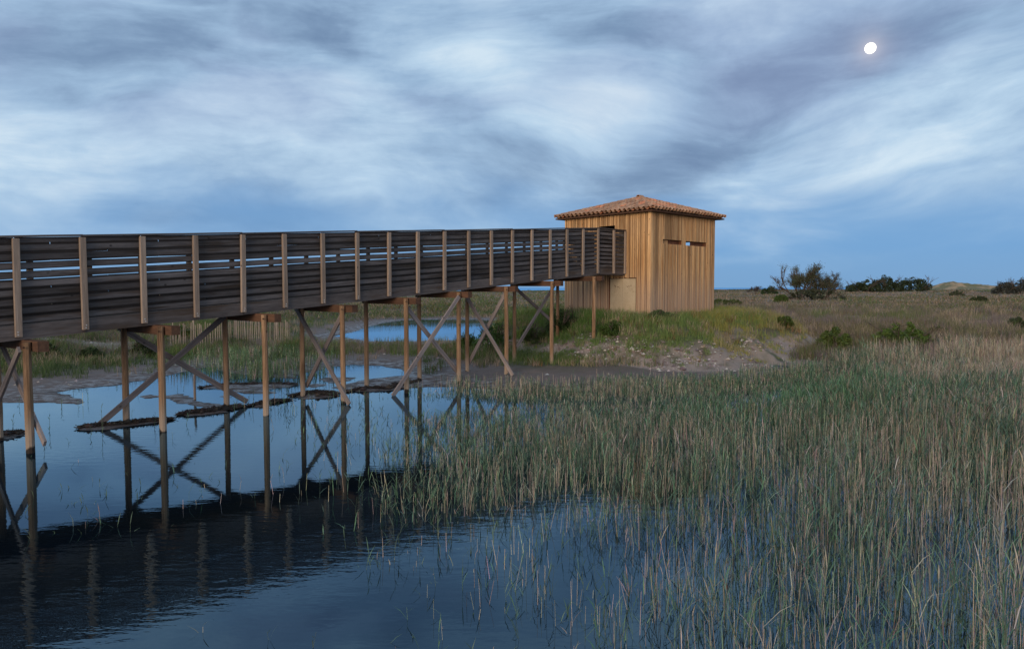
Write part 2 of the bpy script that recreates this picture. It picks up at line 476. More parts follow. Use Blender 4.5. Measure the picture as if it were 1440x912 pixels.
# water
m, t, p = new_mat('water'); M_WATER = m
g = t.new('ShaderNodeNewGeometry'); pos = g.outputs['Position']
murk = t.noise(pos, .7, 5, .6)
t.l.new(t.ramp(murk, [(.35, (.004, .007, .011)), (.6, (.007, .009, .010)), (.75, (.017, .014, .012))]), p.inputs['Base Color'])
p.inputs['Roughness'].default_value = 1.0; p.inputs['Specular IOR Level'].default_value = 0.0
o = [x for x in t.n if x.type == 'OUTPUT_MATERIAL'][0]
gl = t.new('ShaderNodeBsdfGlossy'); gl.inputs['Roughness'].default_value = .02; gl.inputs['Color'].default_value = (.55, .80, 1.0, 1)
fr = t.new('ShaderNodeFresnel'); fr.inputs['IOR'].default_value = 1.85
ms = t.new('ShaderNodeMixShader'); t.l.new(fr.outputs[0], ms.inputs[0]); t.l.new(p.outputs[0], ms.inputs[1]); t.l.new(gl.outputs[0], ms.inputs[2]); t.l.new(ms.outputs[0], o.inputs[0])
rp = t.noise(t.mapping(pos, (1.0, 2.6, 1)), 3.2, 3, .5)
rf = t.noise(t.mapping(pos, (1.0, 2.2, 1), (3, 1, 0)), 11.0, 2, .5)
spw = t.new('ShaderNodeSeparateXYZ'); t.l.new(pos, spw.inputs[0])
bx_ = t.m('MULTIPLY', t.m('ADD', spw.outputs[0], 3.2), .30); by_ = t.m('MULTIPLY', t.m('SUBTRACT', t.m('ADD', spw.outputs[1], t.m('MULTIPLY', spw.outputs[0], -.25)), 8.6), .75)
breeze = t.m('EXPONENT', t.m('MULTIPLY', t.m('ADD', t.m('MULTIPLY', bx_, bx_), t.m('MULTIPLY', by_, by_)), -1.0))
patch = t.m('ADD', t.maprange(t.noise(pos, .16, 2, .5), .40, .62, .2, 1.0), t.m('MULTIPLY', breeze, 1.1))
bump(t, p, t.m('MULTIPLY', t.m('ADD', rp, t.m('MULTIPLY', rf, .16)), patch), .05, .05)
for nd_ in [x for x in t.n if x.type == 'BUMP']: t.l.new(nd_.outputs[0], gl.inputs['Normal']); t.l.new(nd_.outputs[0], fr.inputs['Normal'])


# ------------------------------------------------------------------ ground sheet
def axis(a, b, step, lo, hi, grow=1.13):
    c = list(np.arange(a, b, step)); s = step; x = c[-1]
    while x < hi: s *= grow; x += s; c.append(x)
    s = step; x = c[0]; pre = []
    while x > lo: s *= grow; x -= s; pre.append(x)
    return np.array(pre[::-1] + c)


gx = axis(-16, 18, .14, -1500, 1500); gy = axis(9, 42, .14, -60, 1200, 1.06)
GX, GY = np.meshgrid(gx, gy)
gh, gsd, gmain, gm = height(GX.ravel(), GY.ravel(), True)
xs, ys = GX.ravel(), GY.ravel()


def lerp(a, b, t): return a + (b - a) * np.clip(t, 0, 1)[:, None]


def ground_color(x, y, h, sd, main, mound):
    n = fbm(x * .5, y * .5, 4, 51); n2 = fbm(x * .13, y * .22, 4, 61); n3 = fbm(x * 1.7, y * 1.7, 3, 71)
    mud = np.array([.120, .090, .080]) * np.ones((len(x), 1))
    drymud = np.array([.175, .135, .118]); soil = np.array([.10, .082, .050]); green = np.array([.060, .072, .026])
    tan = np.array([.185, .135, .090]); sand = np.array([.29, .23, .185]); purple = np.array([.105, .078, .068])
    c = lerp(mud * .8, mud, sstep(sd, .1, .8)); c = lerp(c, drymud, sstep(sd, .6, 2.6) * (.25 + n * .9))
    c = lerp(c, soil, sstep(main, 2.5, 6))
    c = lerp(c, green, sstep(main, 3.0, 6) * sstep(n, .42, .6))
    far = sstep(main, 9, 18)
    pl = lerp(lerp(np.tile(purple, (len(x), 1)), tan, sstep(n2, .40, .58)), green, sstep(n, .5, .66) * .8)
    pl = lerp(pl, tan, sstep(y, 60, 100) * .6 * (1 - sstep(y, 230, 300)))
    pl = lerp(pl, green * .8, sstep(y, 240, 290))
    c = lerp(c, pl, far)
    mo = sstep(mound, .03, .25)
    c = lerp(c, lerp(np.tile(soil, (len(x), 1)), green * 1.1, sstep(n, .35, .55)), mo * .9)
    c = lerp(c, np.array([.30, .235, .20]), sstep(mound, .005, .08) * (1 - sstep(mound, .7, 1.3)) * sstep(n3, .25, .55) * .95)
    g1 = np.exp(-(((x - 9.6) / 2.4) ** 2 + ((y - 27.3) / 2.2) ** 2)) * 1.5
    c = lerp(c, sand * .85, g1 * .8 * sstep(n3, .38, .60))
    g2 = np.exp(-(((x - 22.5) / 3.4) ** 2 + ((y - 30.5) / .9) ** 2)) + np.exp(-(((x + 18.5) / 2.6) ** 2 + ((y - 30.6) / 1.4) ** 2)) * sstep(n3, .35, .6)
    c = lerp(c, sand * .8, g2)
    du = np.exp(-(((x - 222) / 17) ** 2 + ((y - 350) / 24) ** 2))
    c = lerp(c, lerp(np.tile(np.array([.30, .21, .12]), (len(x), 1)), np.array([.09, .10, .045]), sstep(fbm(x * .15, y * .15, 3, 8), .40, .58)), sstep(du, .15, .5))
    c = np.where((sd < 0)[:, None], np.array([.035, .028, .024]), c)
    return c


gc = ground_color(xs, ys, gh, gsd, gmain, gm)
mb = MB(); nx, ny = len(gx), len(gy)
idx = np.arange(nx * ny).reshape(ny, nx)
quad = np.stack([idx[:-1, :-1], idx[:-1, 1:], idx[1:, 1:], idx[1:, :-1]], -1).reshape(-1, 4)
mb.add(np.stack([xs, ys, gh], -1), quad, gc)
me = mb.mesh('ground', M_GROUND, smooth=True)
wa = me.attributes.new('wet', 'FLOAT', 'POINT')
wa.data.foreach_set('value', ((1 - sstep(gsd, .5, 3.2)) * (1 - sstep(gh, .12, .35))).astype(np.float32))
tag(link('ground', me), kind='structure')

u_, v_ = np.meshgrid(np.linspace(-34, 44, 90), np.linspace(-26, 26, 50)); u_, v_ = u_.ravel(), v_.ravel()
dx0, dy0 = 216, 345
hill = 3.3 * np.exp(-((u_ / 9.5) ** 2 + (v_ / 13) ** 2)) + 2.2 * np.exp(-(((u_ - 15) / 13) ** 2 + (v_ / 13) ** 2))
hill *= 1 + .55 * (fbm(u_ * .22, v_ * .22, 4, 77) - .5); hill += (fbm(u_ * .6, v_ * .6, 4, 78) - .5) * .9 * np.clip(hill / 2, 0, 1)
base_ = height(np.array([dx0 * 1.]), np.array([dy0 * 1.]))[0]
idx = np.arange(90 * 50).reshape(50, 90); b = MB()
cd = lerp(np.tile(np.array([.36, .25, .15]), (len(u_), 1)), np.array([.15, .14, .075]), sstep(fbm(u_ * .30, v_ * .30, 4, 8), .40, .55))
b.add(np.stack([u_ + dx0, v_ + dy0, base_ - .35 + hill], -1), np.stack([idx[:-1, :-1], idx[:-1, 1:], idx[1:, 1:], idx[1:, :-1]], -1).reshape(-1, 4), cd)
tag(link('dune', b.mesh('dune', M_GROUND, smooth=True)), kind='structure')
mb = MB()
mb = MB()
wx = np.array([-9000, -400, -40, 40, 400, 9000.]); wy = np.array([-200, 0, 60, 400, 14000.])
WX, WY = np.meshgrid(wx, wy); idx = np.arange(WX.size).reshape(WX.shape)
mb.add(np.stack([WX.ravel(), WY.ravel(), 0 * WX.ravel()], -1), np.stack([idx[:-1, :-1], idx[:-1, 1:], idx[1:, 1:], idx[1:, :-1]], -1))
tag(link('water', mb.mesh('water', M_WATER)), kind='structure')

# ------------------------------------------------------------------ moon
m, t, p = new_mat('moonlight'); M_MOON = m
o = [x for x in t.n if x.type == 'OUTPUT_MATERIAL'][0]; em = t.new('ShaderNodeEmission')
gm_ = t.new('ShaderNodeTexCoord')
t.l.new(t.ramp(t.noise(gm_.outputs['Object'], .03, 4, .6), [(.35, (1.0, .93, .84)), (.6, (1.0, .98, .95))]), em.inputs[0])
em.inputs[1].default_value = 1.6; t.l.new(em.outputs[0], o.inputs[0])
d = ray(1224, 68); d /= np.linalg.norm(d); mb = MB()
Rm = 5000 * 6.7 / F / 1.05
lat = np.linspace(-PI / 2, PI / 2, 33); lon = np.linspace(0, 2 * PI, 64, endpoint=False)
LA, LO = np.meshgrid(lat, lon, indexing='ij'); idx = np.arange(LA.size).reshape(LA.shape)
rr = np.roll(idx, -1, axis=1)
mb.add(np.stack([np.cos(LA) * np.cos(LO), np.cos(LA) * np.sin(LO), np.sin(LA)], -1) * Rm, np.stack([idx[:-1], rr[:-1], rr[1:], idx[1:]], -1))
tag(link('moon', mb.mesh('moon', M_MOON, smooth=True), loc=tuple(d * 5000 + np.array([0, 0, HC]))),
    'full bright moon shining through thin cloud high above the plain', 'moon')

# ------------------------------------------------------------------ walkway
X0, Y0, DXB, DYB, Z0, DZB = -9.1093, 12.9183, .7018, .8834, 2.0614, .083
BAY = math.hypot(DXB, DYB); U = np.array([DXB, DYB]) / BAY; NN = np.array([-U[1], U[0]]); SL = DZB / BAY
I0 = -5
walk = empty('raised_walkway', (X0, Y0, 0), 'long dark timber walkway with slatted screens climbing on log legs to the hut', 'walkway')


def P(t, off, z=0.0):
    """point on the ramp: metres along, metres to the back, height above the ramp line"""
    return np.array([U[0] * t + NN[0] * off, U[1] * t + NN[1] * off, Z0 + SL * t + z])


def frame(x, y, z, loc):
    return Matrix(((x[0], y[0], z[0], loc[0]), (x[1], y[1], z[1], loc[1]), (x[2], y[2], z[2], loc[2]), (0, 0, 0, 1)))


cache = {}


def board_mesh(kind, L, wd, th, mat, var, seg=4, wob=.005):
    key = (kind, round(L, 3), round(wd, 3), round(th, 3), mat.name, var)
    if key in cache: return cache[key]
    r = np.random.default_rng(abs(hash((round(L * 1000), round(wd * 1000), var))) % 10 ** 6)
    b = MB(); v = []
    xs_ = np.linspace(-L / 2, L / 2, seg + 1)
    bow = r.normal(0, wob); tw = r.normal(0, .01)
    for i, x in enumerate(xs_):
        q = bow * (1 - (2 * x / L) ** 2)
        w1 = wd / 2 + r.normal(0, wob * .35); w0 = wd / 2 + r.normal(0, wob * .35)
        dy = tw * x / L + r.normal(0, .0012)
        for (y, z) in ((-th / 2, -w0), (th / 2, -w0), (th / 2, w1), (-th / 2, w1)):
            v.append((x, y + dy, z + q))
    f = []
    for i in range(seg):
        for k in range(4):
            a, c_ = i * 4 + k, i * 4 + (k + 1) % 4
            f.append((a, c_, c_ + 4, a + 4))
    f += [(3, 2, 1, 0), (seg * 4, seg * 4 + 1, seg * 4 + 2, seg * 4 + 3)]
    b.add(v, f); me = b.mesh(kind, mat, color=False); cache[key] = me
    return me


def post_mesh(kind, wx_, wy_, hz, mat, ch=.008):
    key = (kind, round(wx_, 3), round(wy_, 3), round(hz, 3), mat.name)
    if key in cache: return cache[key]
    a, b_ = wx_ / 2, wy_ / 2
    ring = [(-a + ch, -b_), (a - ch, -b_), (a, -b_ + ch), (a, b_ - ch), (a - ch, b_), (-a + ch, b_), (-a, b_ - ch), (-a, -b_ + ch)]
    v = [(x, y, z) for z in (0, hz) for x, y in ring]
    mb_ = MB(); mb_.add(v, [(k, (k + 1) % 8, (k + 1) % 8 + 8, k + 8) for k in range(8)])
    mb_.add([(x, y, hz) for x, y in ring] + [(x, y, 0) for x, y in ring], [(0, 1, 2, 3), (0, 3, 4, 7), (4, 5, 6, 7), (11, 10, 9, 8), (15, 12, 11, 8), (15, 14, 13, 12)])
    me = mb_.mesh(kind, mat, color=False); cache[key] = me
    return me


def log_mesh(L, r0, r1, mat, var, sides=10, seg=5, name='log'):
    r = np.random.default_rng(var + 500)
    b = MB(); v = []
    bx, by = r.normal(0, .012, 2)
    for i in range(seg + 1):
        s = i / seg; rad = r0 + (r1 - r0) * s
        cx, cy = bx * math.sin(PI * s), by * math.sin(PI * s)
        for k in range(sides):
            an = 2 * PI * k / sides; q = rad * (1 + r.normal(0, .03))
            v.append((cx + q * math.cos(an), cy + q * math.sin(an), L * s))
    f = [(i * sides + k, i * sides + (k + 1) % sides, (i + 1) * sides + (k + 1) % sides, (i + 1) * sides + k) for i in range(seg) for k in range(sides)]
    b.add(v, f); c0 = len(v)
    b.add([v[seg * sides + k] for k in range(sides)] + [(0, 0, L)], [(k, (k + 1) % sides, sides) for k in range(sides)])
    return b.mesh(name, mat, smooth=False, color=False)


def rail_side(root, origin, ax, outward, slope, t0, t1, posts, stag, L2=2 * BAY, bmat=None):
    """one slatted screen. ax = unit plan direction, outward = unit plan vector to the post side"""
    cs = 1 / math.hypot(1, slope)
    xv = np.array([ax[0] * cs, ax[1] * cs, slope * cs]); zv = np.array([-ax[0] * slope * cs, -ax[1] * slope * cs, cs])
    yv = np.cross(zv, xv)

    def at(t, o, z): return np.array([origin[0] + ax[0] * t - outward[0] * o, origin[1] + ax[1] * t - outward[1] * o, origin[2] + slope * t + z])
    for tp in posts:
        q = at(tp, 0, 0)
        me = post_mesh('rail_post', .115, .07, 1.81, M_RAILPOST)
        o = link('rail_post', me, root, mat4=frame((ax[0], ax[1], 0), (-ax[1], ax[0], 0), (0, 0, 1), q + [0, 0, .03]))
        o.rotation_euler.rotate_axis('Y', random.gauss(0, .006))
        for zz in (.07, .12):                                  # galvanised screw heads
            q2 = at(tp, -.037, zz)
            link('screw', post_mesh('screw', .022, .022, .006, M_SCREW, .006), root, mat4=frame((ax[0], ax[1], 0), (0, 0, 1), (outward[0], outward[1], 0), q2 + np.array([ax[0], ax[1], 0]) * random.gauss(0, .012)))
    # boards: z centres; the three wider slits are the spy slots at eye height
    edges = [.255 + .166 * k for k in range(10)] + [1.86]
    gaps = {0: .024, 1: .028, 2: .030, 3: .028, 4: .030, 5: .034, 6: .046, 7: .027, 8: .028, 9: .028}
    var = 0
    for k in range(10):
        lo = edges[k] + (gaps.get(k, .02) * .5 if k else .004); hi = edges[k + 1] - (gaps.get(k + 1, .02) * .5 if k < 9 else 0)
        tt = t0 - (BAY if (k + stag) % 2 else 0)
        while tt < t1 - .01:
            a_, b_ = max(tt, t0), min(tt + L2, t1)
            if b_ - a_ > .1:
                var = random.randrange(5)
                me = board_mesh('rail_board', (b_ - a_) / cs - .014, hi - lo, .024, bmat or M_BOARD, var, 4)
                link('rail_board', me, root, mat4=frame(xv, yv, zv, at((a_ + b_) / 2, .068 + random.gauss(0, .0015), (lo + hi) / 2)))
            tt += L2
    tt = t0
    while tt < t1 - .01:                                       # fascia and cap in long lengths
        b_ = min(tt + 3 * BAY, t1)
        if b_ - tt > .1:
            link('fascia_board', board_mesh('fascia_board', (b_ - tt) / cs - .005, .28, .046, M_FASCIA, random.randrange(3), 5, .003), root,
                 mat4=frame(xv, yv, zv, at((tt + b_) / 2, .058, .11)))
            ce = board_mesh('cap_rail', (b_ - tt) / cs - .004, .13, .034, M_FASCIA, random.randrange(3), 5, .002)
            link('cap_rail', ce, root, mat4=frame(xv, zv, -yv, at((tt + b_) / 2, .045, 1.879)))
        tt += 3 * BAY


W = 1.8
T_END = 18.1 * BAY
rail_side(walk, (0, 0, Z0), U, -NN, SL, I0 * BAY, T_END, [k * BAY for k in range(I0, 19)], 0)
far_end = T_END + W * math.tan(R(4))
rail_side(walk, (NN[0] * W, NN[1] * W, Z0), U, NN, SL, I0 * BAY, far_end, [.76 + k * BAY for k in range(I0, 18)] + [far_end - .06], 1, bmat=M_BOARDSHADE)
# level landing in front of the hut door
E = np.array([U[0] * T_END, U[1] * T_END]); ZE = Z0 + SL * T_END
Ew = E + np.array([X0, Y0])
LAND = float((HUT_C - Ew) @ RD)
rail_side(walk, (E[0], E[1], ZE), RD, -LD, 0, .06, LAND - .03, [.95, LAND - .08], 0)
FE = np.array([U[0] * far_end + NN[0] * W, U[1] * far_end + NN[1] * W])
LF = float((HUT_C - (FE + np.array([X0, Y0]))) @ RD)
rail_side(walk, (FE[0], FE[1], ZE), RD, LD, 0, .06, LF - .03, [.9, LF - .08], 1, bmat=M_BOARDSHADE)

# deck planks and joists
nper = int((T_END - I0 * BAY) / .155)
cs = 1 / math.hypot(1, SL); xv = np.array([U[0] * cs, U[1] * cs, SL * cs]); yv = np.array([NN[0], NN[1], 0]); zv = np.cross(xv, yv)
mpl = [board_mesh('deck_plank', W - .18, .03, .145, M_PLANK, k, 3, .002) for k in range(3)]
for i in range(nper):
    q = P(I0 * BAY + .08 + i * .155, W / 2, .22)
    link('deck_plank', mpl[i % 3], walk, mat4=frame(yv, -xv, zv, q))
for i in range(int((LAND) / .155)):
    q = np.array([E[0], E[1], ZE + .22]) + np.array([RD[0], RD[1], 0]) * (.15 + i * .155) + np.array([LD[0], LD[1], 0]) * W / 2
    link('deck_plank', mpl[i % 3], walk, mat4=frame((LD[0], LD[1], 0), (-RD[0], -RD[1], 0), (0, 0, 1), q))
for off in (.45, .9, 1.35):
    tt = I0 * BAY
    while tt < T_END:
        b_ = min(tt + 4 * BAY, T_END)
        link('joist', board_mesh('joist', (b_ - tt) / cs, .16, .06, M_BEAM, 0, 2, .001), walk, mat4=frame(xv, yv, zv, P((tt + b_) / 2, off, .12)))
        tt = b_
for k in range(3):
    q = np.array([E[0], E[1], ZE + .12]) + np.array([RD[0], RD[1], 0]) * LAND / 2 + np.array([LD[0], LD[1], 0]) * (.3 + .6 * k)
    link('joist', board_mesh('joist', LAND - .02, .16, .06, M_BEAM, 0, 2, .001), walk, mat4=frame((RD[0], RD[1], 0), (LD[0], LD[1], 0), (0, 0, 1), q))

# bents: two log legs and a cross beam
BT = [t_ * BAY for t_ in (-4.25, -2.13, -.01, 2.105, 4.225, 6.22, 8.2, 10.15, 12.2, 14.56, 17.1)]
OF, OB = -.445, 1.30
bents = []
for bi, t_ in enumerate(BT):
    bm = board_mesh('cross_beam', 2.32, .19, .18, M_BEAM, bi % 3, 4, .006)
    zt = -.03 - .10
    q = P(t_ + .155, (OF - .32 + OB + .25) / 2, zt)
    link('cross_beam', bm, walk, mat4=frame((NN[0], NN[1], 0), (-U[0], -U[1], 0), (0, 0, 1), q))
    for off in (OF, OB):
        tx = P(t_, off)
        gz = float(height(np.array([X0 + tx[0]]), np.array([Y0 + tx[1]]))[0])
        top = Z0 + SL * t_ - .045 - (0 if off == OF else 0.0)
        zb = min(gz, 0) - .45 if gz < .1 else gz - .4
        me = log_mesh(top - zb, .074, .066, M_LOG, bi * 2 + (off > 0), name='support_post')
        link('support_post', me, walk, loc=(tx[0], tx[1], zb))
    for zz in (-.02,):   # bolt heads on the near leg
        tx = P(t_ - .075, OF, zt)
        link('bolt', post_mesh('bolt', .035, .035, .02, M_BEAM, .009), walk, mat4=frame((U[0], U[1], 0), (0, 0, 1), (-NN[0], -NN[1], 0), (tx[0] + NN[0] * -.07, tx[1] + NN[1] * -.07, tx[2] + .0)))


def brace(a, b, side):
    a = np.array(a, float); b = np.array(b, float); L = np.linalg.norm(b - a); x = (b - a) / L
    s = np.array([side[0], side[1], 0.]); s -= x * (s @ x); s /= np.linalg.norm(s); z = np.cross(x, s)
    link('brace', board_mesh('brace', L, .125, .045, M_BRACE, random.randrange(3), 4, .006), walk, mat4=frame(x, s, z, (a + b) / 2))


def Pz(t, off, z):
    q = P(t, off); q[2] = z; return q


def top(t): return Z0 + SL * t - .12


for bi in (2, 5, 8):                                           # crosswise pairs
    t_ = BT[bi]; g0 = {2: .20, 5: .02, 8: .10}[bi]; k_ = 1 if bi == 2 else -1
    brace(Pz(t_ + .11 * k_, OB + .18, top(t_) + .05), Pz(t_ + .11 * k_, OF - .38, g0), U)
    brace(Pz(t_ - .11 * k_, OF + .05, top(t_) - .05), Pz(t_ - .11 * k_, OB + .02, .25 + g0), U)
tb = lambda k, d: BT[k] + d
brace(Pz(tb(4, -.05), OB - .10, top(BT[4])), Pz(tb(3, -.62), OB - .10, .03), NN)
brace(Pz(tb(3, -.05), OB + .10, top(BT[3])), Pz(tb(4, .62), OB + .10, .06), NN)
brace(Pz(tb(7, -.10), OF - .10, top(BT[7]) - .05), Pz(tb(6, -.62), OF - .10, .0), NN)
brace(Pz(tb(6, .05), OF + .10, top(BT[6]) - .12), Pz(tb(7, .45), OF + .10, .0), NN)
brace(Pz(tb(10, -.15), OB - .10, top(BT[10]) - .05), Pz(tb(9, .02), OB - .10, .75), NN)
brace(Pz(tb(9, .0), OB + .10, top(BT[9]) - .05), Pz(tb(10, .05), OB + .10, 1.45), NN)

# ------------------------------------------------------------------ hut
hut = empty('bird_hide_hut', (HUT_C[0], HUT_C[1], 1.75), 'square timber clad bird hide with a tiled hip roof standing on the grassy mound', 'hut')
HB = 1.45                                                     # foot of the walls, buried in the mound


def HL(s, l, z):                                              # hut coordinates -> child coordinates
    return np.array([RD[0] * s + LD[0] * l, RD[1] * s + LD[1] * l, z - 1.75])


def clad(axis_, fixed, outn, length, holes, seed):
    """vertical boards along a wall; holes = (s0,s1,z0,z1)"""
    r = np.random.default_rng(seed)
    s = 0.0; ax3 = np.array([*(RD if axis_ == 'r' else LD), 0]); o3 = np.array([*outn, 0.])
    while s < length - .02:
        wd = r.choice([.085, .10, .12, .14]); wd = min(wd, length - s)
        if length - s - wd < .06: wd = length - s
        spans = [(HB, HUT_T)]
        for (a, b, z0, z1) in holes:
            if min(s + wd, b) - max(s, a) > wd * .45:
                spans = [(p0, q0) for (p, q) in spans for (p0, q0) in ((p, min(q, z0)), (max(p, z1), q)) if q0 - p0 > .03]
        for (p_, q_) in spans:
            gap = .012 + .016 * r.random(); th = .024
            bd = post_mesh('wall_board', round(wd - gap, 3), th, q_ - p_, M_CLAD, .004)
            base = HL(s + wd / 2, fixed, p_) if axis_ == 'r' else HL(fixed, s + wd / 2, p_)
            pr = r.choice([0, .006, .018])
            link('wall_board', bd, hut, mat4=frame(ax3, np.cross((0, 0, 1), ax3), (0, 0, 1), base + o3 * (.012 + pr)))
            if r.random() < .30 and q_ - p_ > 1.0:            # thin cover strip over the joint
                bt = post_mesh('cover_strip', .035, .018, q_ - p_ - .01, M_CLAD, .004)
                base2 = HL(s + wd, fixed, p_) if axis_ == 'r' else HL(fixed, s + wd, p_)
                if s + wd < length - .1:
                    link('cover_strip', bt, hut, mat4=frame(ax3, np.cross((0, 0, 1), ax3), (0, 0, 1), base2 + o3 * (.046)))
        s += wd


SLOT = [(.856, 2.306, 4.86, 5.05), (2.644, 4.274, 4.86, 5.05)]
DOOR = (1.77, 2.75, 3.78, 5.69)
HATCH = (.71, 2.10, 1.45, 3.40)
BSLOT = (1.15, 1.75, 4.95, 5.16)
clad('r', 0.0, -LD, HUT_R, SLOT, 1)
clad('l', 0.0, -RD, HUT_L, [DOOR, HATCH], 2)
clad('r', HUT_L, LD, HUT_R, [], 3)
clad('l', HUT_R, RD, HUT_L, [BSLOT], 4)


def lining(kind, axis_, fixed, inn, length, holes, mat):
    """inner sheathing 2.5 cm behind the boards, cut round the openings"""
    xsx = sorted({0.03, length - .03, *[a for h_ in holes for a in h_[:2]]}); zs = sorted({HB, HUT_T - .01, *[a for h_ in holes for a in h_[2:]]})
    b = MB(); ax3 = np.array([*(RD if axis_ == 'r' else LD), 0]); i3 = np.array([*inn, 0.])
    for a0, a1 in zip(xsx[:-1], xsx[1:]):
        for z0, z1 in zip(zs[:-1], zs[1:]):
            if any(h_[0] <= (a0 + a1) / 2 <= h_[1] and h_[2] <= (z0 + z1) / 2 <= h_[3] for h_ in holes): continue
            v = []
            for s_ in (a0, a1):
                for dpt in (.008, .05):
                    for z_ in (z0, z1):
                        q = HL(s_, fixed, z_) if axis_ == 'r' else HL(fixed, s_, z_)
                        v.append(q + i3 * dpt)
            b.add(v, [(0, 1, 3, 2), (4, 6, 7, 5), (0, 4, 5, 1), (2, 3, 7, 6), (0, 2, 6, 4), (1, 5, 7, 3)])
    link(kind, b.mesh(kind, mat, color=False), hut)


lining('wall_lining', 'r', 0, LD, HUT_R, SLOT, M_CLADIN); lining('wall_lining', 'l', 0, RD, HUT_L, [DOOR, HATCH], M_CLADIN)
lining('wall_lining', 'r', HUT_L, -LD, HUT_R, [], M_CLADIN); lining('wall_lining', 'l', HUT_R, -RD, HUT_L, [BSLOT], M_CLADIN)


def hbox(name, s0, s1, l0, l1, z0, z1, mat, parent=None):
    b = MB(); b.box(0, s1 - s0, 0, l1 - l0, 0, z1 - z0)
    return link(name, b.mesh(name, mat, color=False), parent or hut, mat4=frame((*RD, 0), (*LD, 0), (0, 0, 1), HL(s0, l0, z0)))


for (a, b_, z0, z1) in SLOT:                                   # reveals and half closed flaps of the viewing slots
    sf = hbox('viewing_slot', a - .02, b_ + .02, -.005, .16, z0 - .035, z0 - .006, M_CLADIN)
    hbox('viewing_slot', a - .02, b_ + .02, -.005, .16, z1 + .004, z1 + .03, M_CLADIN)
    hbox('viewing_slot', a - .02, a + .012, .052, .16, z0 - .004, z1 + .002, M_CLADIN)
    hbox('viewing_slot', b_ - .012, b_ + .02, .052, .16, z0 - .004, z1 + .002, M_CLADIN)
hbox('shutter_flap', .88, 1.42, .10, .122, 4.86, 5.045, M_CLAD)
hbox('shutter_flap', 1.44, 2.28, .12, .142, 4.86, 5.045, M_CLADIN)
hbox('shutter_flap', 3.20, 4.26, .12, .142, 4.86, 5.045, M_CLADIN)
hbox('floor_slab', .06, HUT_R - .06, .06, HUT_L - .06, 3.72, 3.80, M_PLANK)
# hatch doors
for k, (a, b_) in enumerate(((.72, 1.40), (1.41, 2.09))):
    dr = hbox('hatch_door', .0, .035, a, b_, 1.45, 3.385, M_PALE)
    m_ = [x for x in bpy.data.materials if x.name == 'rust_paint']
    if not m_:
        mr, tr_, pr_ = new_mat('rust_paint'); pr_.inputs['Base Color'].default_value = (.13, .075, .04, 1); pr_.inputs['Roughness'].default_value = .8
        m_ = [mr]
    b = MB(); r = np.random.default_rng(40 + k)
    cy, cz = (b_ - a) * .5, 3.02 - 1.45                         # faded stencilled sprig: leaves fanning from a stalk, and spots
    for j in range(13):
        an = r.uniform(-.3, PI + .3); rad = r.uniform(.03, .19); q = np.array([cy + math.cos(an) * rad, cz + math.sin(an) * rad * .6])
        L_, w_ = r.uniform(.03, .07), r.uniform(.008, .016); dv = np.array([math.cos(an), math.sin(an)]); pv = np.array([-dv[1], dv[0]])
        pts = [q - dv * L_ / 2, q + pv * w_, q + dv * L_ / 2, q - pv * w_]
        b.add([(-.0035, p_[0], p_[1]) for p_ in pts], [(0, 1, 2, 3)])
    for j in range(14):
        q = np.array([cy + r.normal(0, .14), cz - abs(r.normal(.15, .15))]); s_ = r.uniform(.006, .016)
        b.add([(-.0035, q[0] - s_, q[1]), (-.0035, q[0], q[1] - s_), (-.0035, q[0] + s_, q[1]), (-.0035, q[0], q[1] + s_)], [(0, 1, 2, 3)])
    link('painted_sprig', b.mesh('painted_sprig', m_[0], color=False), dr)
    for zz in (2.18, 2.32):
        b = MB(); b.box(-.018, -.002, .01, b_ - a - .01, zz - 1.45, zz - 1.45 + .022); link('door_rail', b.mesh('door_rail', M_PALE, color=False), dr)
hbox('hatch_lintel', -.04, .0, .66, 2.14, 3.405, 3.43, M_BEAM)
hbox('corner_board', -.062, -.040, -.06, .09, HB, HUT_T, M_CLAD)
hbox('corner_board', -.040, .10, -.064, -.042, HB, HUT_T, M_CLAD)

# roof
OV = .33
S0, S1, L0, L1 = -OV, HUT_R + OV, -OV, HUT_L + OV
ZEV, ZAP = 6.20, 7.08
AS, AL = HUT_R / 2, HUT_L / 2
m, t, p = new_mat('clay_tile'); M_TILE = m
oi = t.new('ShaderNodeObjectInfo'); tcx = t.new('ShaderNodeNewGeometry'); at_ = t.new('ShaderNodeAttribute', attribute_name='tint')
nz = t.noise(tcx.outputs['Position'], 7.0, 6, .65); nf = t.noise(tcx.outputs['Position'], 38.0, 4, .6)
c = t.ramp(t.m('ADD', t.m('MULTIPLY', nz, .7), t.m('MULTIPLY', nf, .3)), [(.30, (.12, .065, .045)), (.46, (.37, .19, .11)), (.58, (.48, .30, .18)), (.70, (.42, .34, .24))])
c = t.mix(1.0, c, at_.outputs['Color'], 'MULTIPLY')
t.l.new(c, p.inputs['Base Color']); p.inputs['Roughness'].default_value = .85
bump(t, p, nf, .5, .008)


def tile_geo(b, q, up, side, nrm, L, r, tintc, convex=True, taper=.82, high=1.15):
    """half pipe tile: q = lower end centre"""
    nseg = 5; sgn = 1 if convex else -1; v = []
    for (s_, rr) in ((0, r), (1, r * taper)):
        for th_ in (0, -.014):
            for k in range(nseg + 1):
                an = PI * k / nseg
                v.append(q + up * (L * s_) + side * (math.cos(an) * (rr + th_)) + nrm * (sgn * math.sin(an) * (rr + th_) * (high if convex else .85)))
    n_ = nseg + 1; f = []
    for k in range(nseg):
        f.append((k, k + 1, 2 * n_ + k + 1, 2 * n_ + k))
        f.append((n_ + k, 3 * n_ + k, 3 * n_ + k + 1, n_ + k + 1))
        f.append((k, n_ + k, n_ + k + 1, k + 1))
    b.add(np.array(v), f, tintc)


rt = np.random.default_rng(77)


